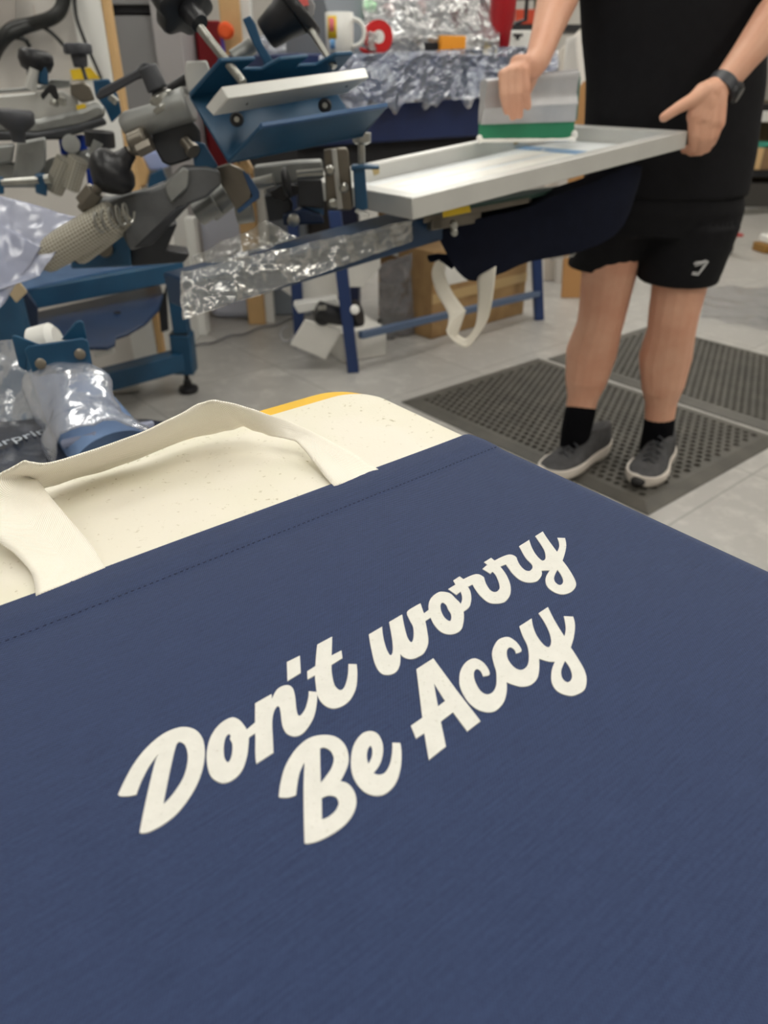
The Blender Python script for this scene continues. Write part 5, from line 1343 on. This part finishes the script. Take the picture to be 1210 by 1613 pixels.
# dark equipment between post and dryer controls
b = MB(); x0, x1 = P(470, 60, 3.9).x, P(522, 60, 3.9).x; b.box(((x0+x1)/2, 4.1, .80), (x1-x0, .35, 1.6)); tag(b.build('dark_cabinet', mat('dark_brown_cabinet', (74, 68, 66), .5), bev=.006), 'dark brown cabinet standing behind the mug', 'cabinet')
b = MB(); x0, x1 = P(522, 60, 3.85).x, P(560, 60, 3.85).x; b.box(((x0+x1)/2, 4.05, .80), (x1-x0-.01, .35, 1.6)); tag(b.build('navy_cabinet', mat('navy_cabinet', (48, 56, 92), .5), bev=.006), 'narrow navy cabinet between the dark brown cabinet and the dryer controls', 'cabinet')
g = film_sheet([P(415, 48, 3.9), P(462, 52, 3.9), P(468, 92, 3.83), P(394, 94, 3.83)], 24, 20, .03, 8, 61)
tag(MB().sheet(g).build('plastic_wrap', film4, merge=False, ang=180, solid=.0008), 'crumpled plastic film heap just behind the blue channel clamp', 'plastic film')
b = MB(); x0, x1 = P(392, 60, 3.85).x, P(468, 60, 3.85).x; zg = P(430, 78, 3.85).z; b.box(((x0+x1)/2, 4.03, zg/2), (x1-x0, .35, zg)); tag(b.build('grey_machine', mat('machine_grey', (150, 158, 168), .45), bev=.01), 'light grey machine behind the round black knob', 'machine')

# ------------------------------------------------------------------ right background
YR = 5.2
sh = thing('shelf_unit', V((P(830, 30, YR).x, YR, 0)), 'dark shelf unit with boxes behind the tumbler and the person', 'shelf unit')
xs0, xs1 = P(792, 30, YR).x, P(1000, 30, YR).x
for y_, m in ((44, blackp), (-14, blackp)):
    z_ = P(830, y_, YR).z; b = MB(); b.box(((xs0+xs1)/2, YR+.2, z_), (xs1-xs0, .4, .035)); b.build('shelf', m, sh)
z_ = P(830, 44, YR).z; b = MB(); b.box(((xs0+xs1)/2, YR+.2, z_-.55), (xs1-xs0, .4, .03)); b.build('shelf', blackp, sh)
for x in (xs0+.02, xs1-.02):
    b = MB(); b.box((x, YR+.2, 1.0), (.04, .4, 2.0)); b.build('upright', blackp, sh)
zs = P(830, 44, YR).z+.018
def shelfbox(x0, x1, h, m, lab, nm, z0=zs, dy=.02, cat='box'):
    a, e = P(x0, 30, YR).x, P(x1, 30, YR).x
    b = MB(); b.box(((a+e)/2, YR+dy+.14, z0+h/2), (e-a, .26, h)); tag(b.build(nm, m, bev=.005), lab, cat)
shelfbox(806, 850, .075, mat('red_orange', (196, 68, 36), .5), 'flat red orange tray on the dark shelf right of the tumbler', 'red_tray', cat='tray')
shelfbox(800, 812, .19, white, 'white bottle on the dark shelf above the red orange tray', 'white_bottle', dy=-.12+.12, cat='bottle')
shelfbox(852, 880, .20, mat('olive_tin', (150, 138, 92), .5), 'olive tin on the dark shelf beside the arm of the person', 'olive_tin', cat='tin')
zl_ = P(830, 44, YR).z-.55+.015
shelfbox(795, 812, .12, blackp, 'small black tin on the lower dark shelf', 'black_tin', z0=zl_, cat='tin')
b = MB(); qx = P(816, 60, 4.3); b.box((P(816, 60, 4.9).x, 4.95, P(816, 48, 4.95).z/2), (.26, .05, P(816, 48, 4.95).z)); b2 = b.build('white_sign_board', white, bev=.004); tag(b2, 'white board with a black mark standing behind the tumbler', 'board')
b = MB(); b.px([(808, 53), (824, 53), (824, 57), (819, 58), (818, 63), (813, 63), (812, 58), (808, 57)], 4.90, .004); o_ = b.build('black_mark', blackp); o_.parent = b2; o_.location = o_.location-b2.location
# white folded sheets and card
t = thing('white_sheet_stack', V((P(895, 200, 4.5).x, 4.5, 0)), 'stack of upright white plastic sheets behind the squeegee', 'sheets')
for k, (x0, x1, xt0, xt1, yt) in enumerate(((862, 930, 872, 916, 44), (880, 934, 893, 920, 52), (905, 936, 907, 926, 46))):
    Yk = 4.6-.07*k; a0 = P(x0, 400, Yk); a1 = P(x1, 400, Yk); c0 = P(xt0, yt+45 if k == 0 else yt+8, Yk+.12); c1 = P(xt1, yt, Yk+.12); a0.z = a1.z = 0.001
    m0 = P(x0-2+k*6, 160, Yk+.08)
    b = MB(); b.plate([a0, a1, c1, c0, m0], .012); b.build('sheet', mat('white_sheet_%s' % ('warm', 'cool', 'plain')[k], ((226, 220, 210), (214, 212, 208), (232, 228, 222))[k], .6), t, bev=.003)
a0, a1 = P(893, 400, 4.2), P(942, 400, 4.2); a0.z = a1.z = .001
b = MB(); b.plate([a0, a1, P(938, 128, 4.3), P(920, 128, 4.3), P(903, 152, 4.3)], .02); tag(b.build('cardboard_sheet', mat('tan_card', (188, 140, 88), .7), bev=.002), 'tan cardboard sheet standing in front of the white plastic sheets', 'cardboard')

# right shelf with books
YS = 7.45
rs = thing('bookcase', V((P(1230, 200, YS).x, YS, 0)), 'dark low bookcase at the right edge beside the person', 'bookcase')
xa = P(1150, 200, YS).x-.10; xb = 4.5
def bz(y): return P(1190, y, YS).z
for y0, y1 in ((268, 279), (164, 176)):
    b = MB(); b.box(((xa+xb)/2, YS+.2, (bz(y0)+bz(y1))/2), (xb-xa, .4, abs(bz(y0)-bz(y1)))); b.build('shelf', blackp, rs)
b = MB(); b.box(((xa+xb)/2, YS+.39, (bz(160)+0)/2), (xb-xa, .02, bz(160))); b.build('back_panel', mat('olive_brown', (110, 98, 72), .7), rs)
for x in (xa+.015, xb-.015):
    b = MB(); b.box((x, YS+.2, bz(160)/2), (.03, .4, bz(160))); b.build('side_panel', blackp, rs)
b = MB(); b.box(((xa+xb)/2, YS+.08, (bz(175)+bz(192))/2), (xb-xa-.08, .2, abs(bz(175)-bz(192)))); tag(b.build('white_tray', white, bev=.004), 'long white tray hanging under the top board of the bookcase', 'tray')
cols = [(214, 168, 104), (226, 190, 138), (150, 120, 88), (206, 150, 96), (236, 206, 160), (120, 150, 130)]
names = ['tan', 'cream', 'brown', 'ochre', 'pale yellow', 'grey green']
x = P(1184, 250, YS).x-.02; zb = bz(268)
for k in range(6):
    w_ = .055+.018*((k*7) % 3); h_ = abs(bz(228)-bz(266))*(.92+.04*(k % 3))
    b = MB(); b.box((x+w_/2, YS+.10, zb+h_/2+.001), (w_-.003, .16, h_)); tag(b.build('book', mat('book_'+names[k].replace(' ', '_'), cols[k], .6), bev=.002), names[k]+' upright book on the bookcase shelf at the right edge', 'book', 'upright books in the bookcase'); x += w_
b = MB(); b.box((P(1204, 232, YS).x, YS+.08, bz(229)), (.16, .12, .05)); tag(b.build('turquoise_box', mat('turquoise', (72, 170, 150), .5), bev=.003), 'turquoise box lying on top of the upright books', 'box')
floorbox(1160, 1250, 288, 326, .12, mat('bin_grey', (92, 90, 88), .35, .5), 'grey_steel_bin', 'low grey steel bin under the bookcase', 'bin')
b = MB(); b.beam(G(1150, 336, .02), G(1225, 330, .02), .05, .035); tag(b.build('steel_strip', steel, bev=.003), 'steel strip on the floor in front of the grey steel bin', 'strip')
q = G(1146, 402); t = thing('castor_trolley_foot', q, 'small red topped trolley foot with grey castor, right of the shorts', 'castor')
b = MB(); b.box(q+V((0, 0, .135)), (.13, .07, .018), rz=.2); b.build('red_bar', mat('dull_red', (176, 60, 62), .5), t, bev=.003)
b = MB(); b.lathe(q+V((-.015, .02, .05)), q+V((.03, .02, .05)), [(0, .045), (.005, .05), (.03, .05), (.035, .045)], 26); b.box(q+V((0, .02, .10)), (.05, .05, .06)); b.build('wheel', greyp, t)
q = G(1204, 398); b = MB(); b.box(q+V((.04, .04, .03)), (.16, .14, .058), rz=.2); tag(b.build('wooden_block', mat('golden_wood', (146, 106, 46), .5), bev=.006), 'golden brown wooden block on the floor at the right edge', 'block')
b = MB(); b.box(q+V((.045, .045, .088)), (.12, .10, .055), rz=.2); tag(b.build('white_parcel', white, bev=.01), 'small white parcel resting on the golden brown wooden block', 'parcel')
# clear film on the floor beyond the mats
g = film_sheet([G(1110, 452, .012), G(1300, 452, .012), G(1300, 540, .012), G(1105, 500, .012)], 40, 30, .009, 9, 71, n=V((0, 0, 1)))
for row in g:
    for p in row: p.z = max(p.z, .002)
tag(MB().sheet(g).build('plastic_wrap', film1, merge=False, ang=180), 'flat crumpled plastic film on the pale floor beyond the mats', 'plastic film')

# ------------------------------------------------------------------ even ambient world fill, added without any daylight source
w = bpy.data.worlds.new('world'); S.world = w; w.use_nodes = True
w.node_tree.nodes['Background'].inputs[0].default_value = (.9, .95, 1, 1); w.node_tree.nodes['Background'].inputs[1].default_value = .5
for o in bpy.data.objects:
    if '_org' in o: del o['_org']
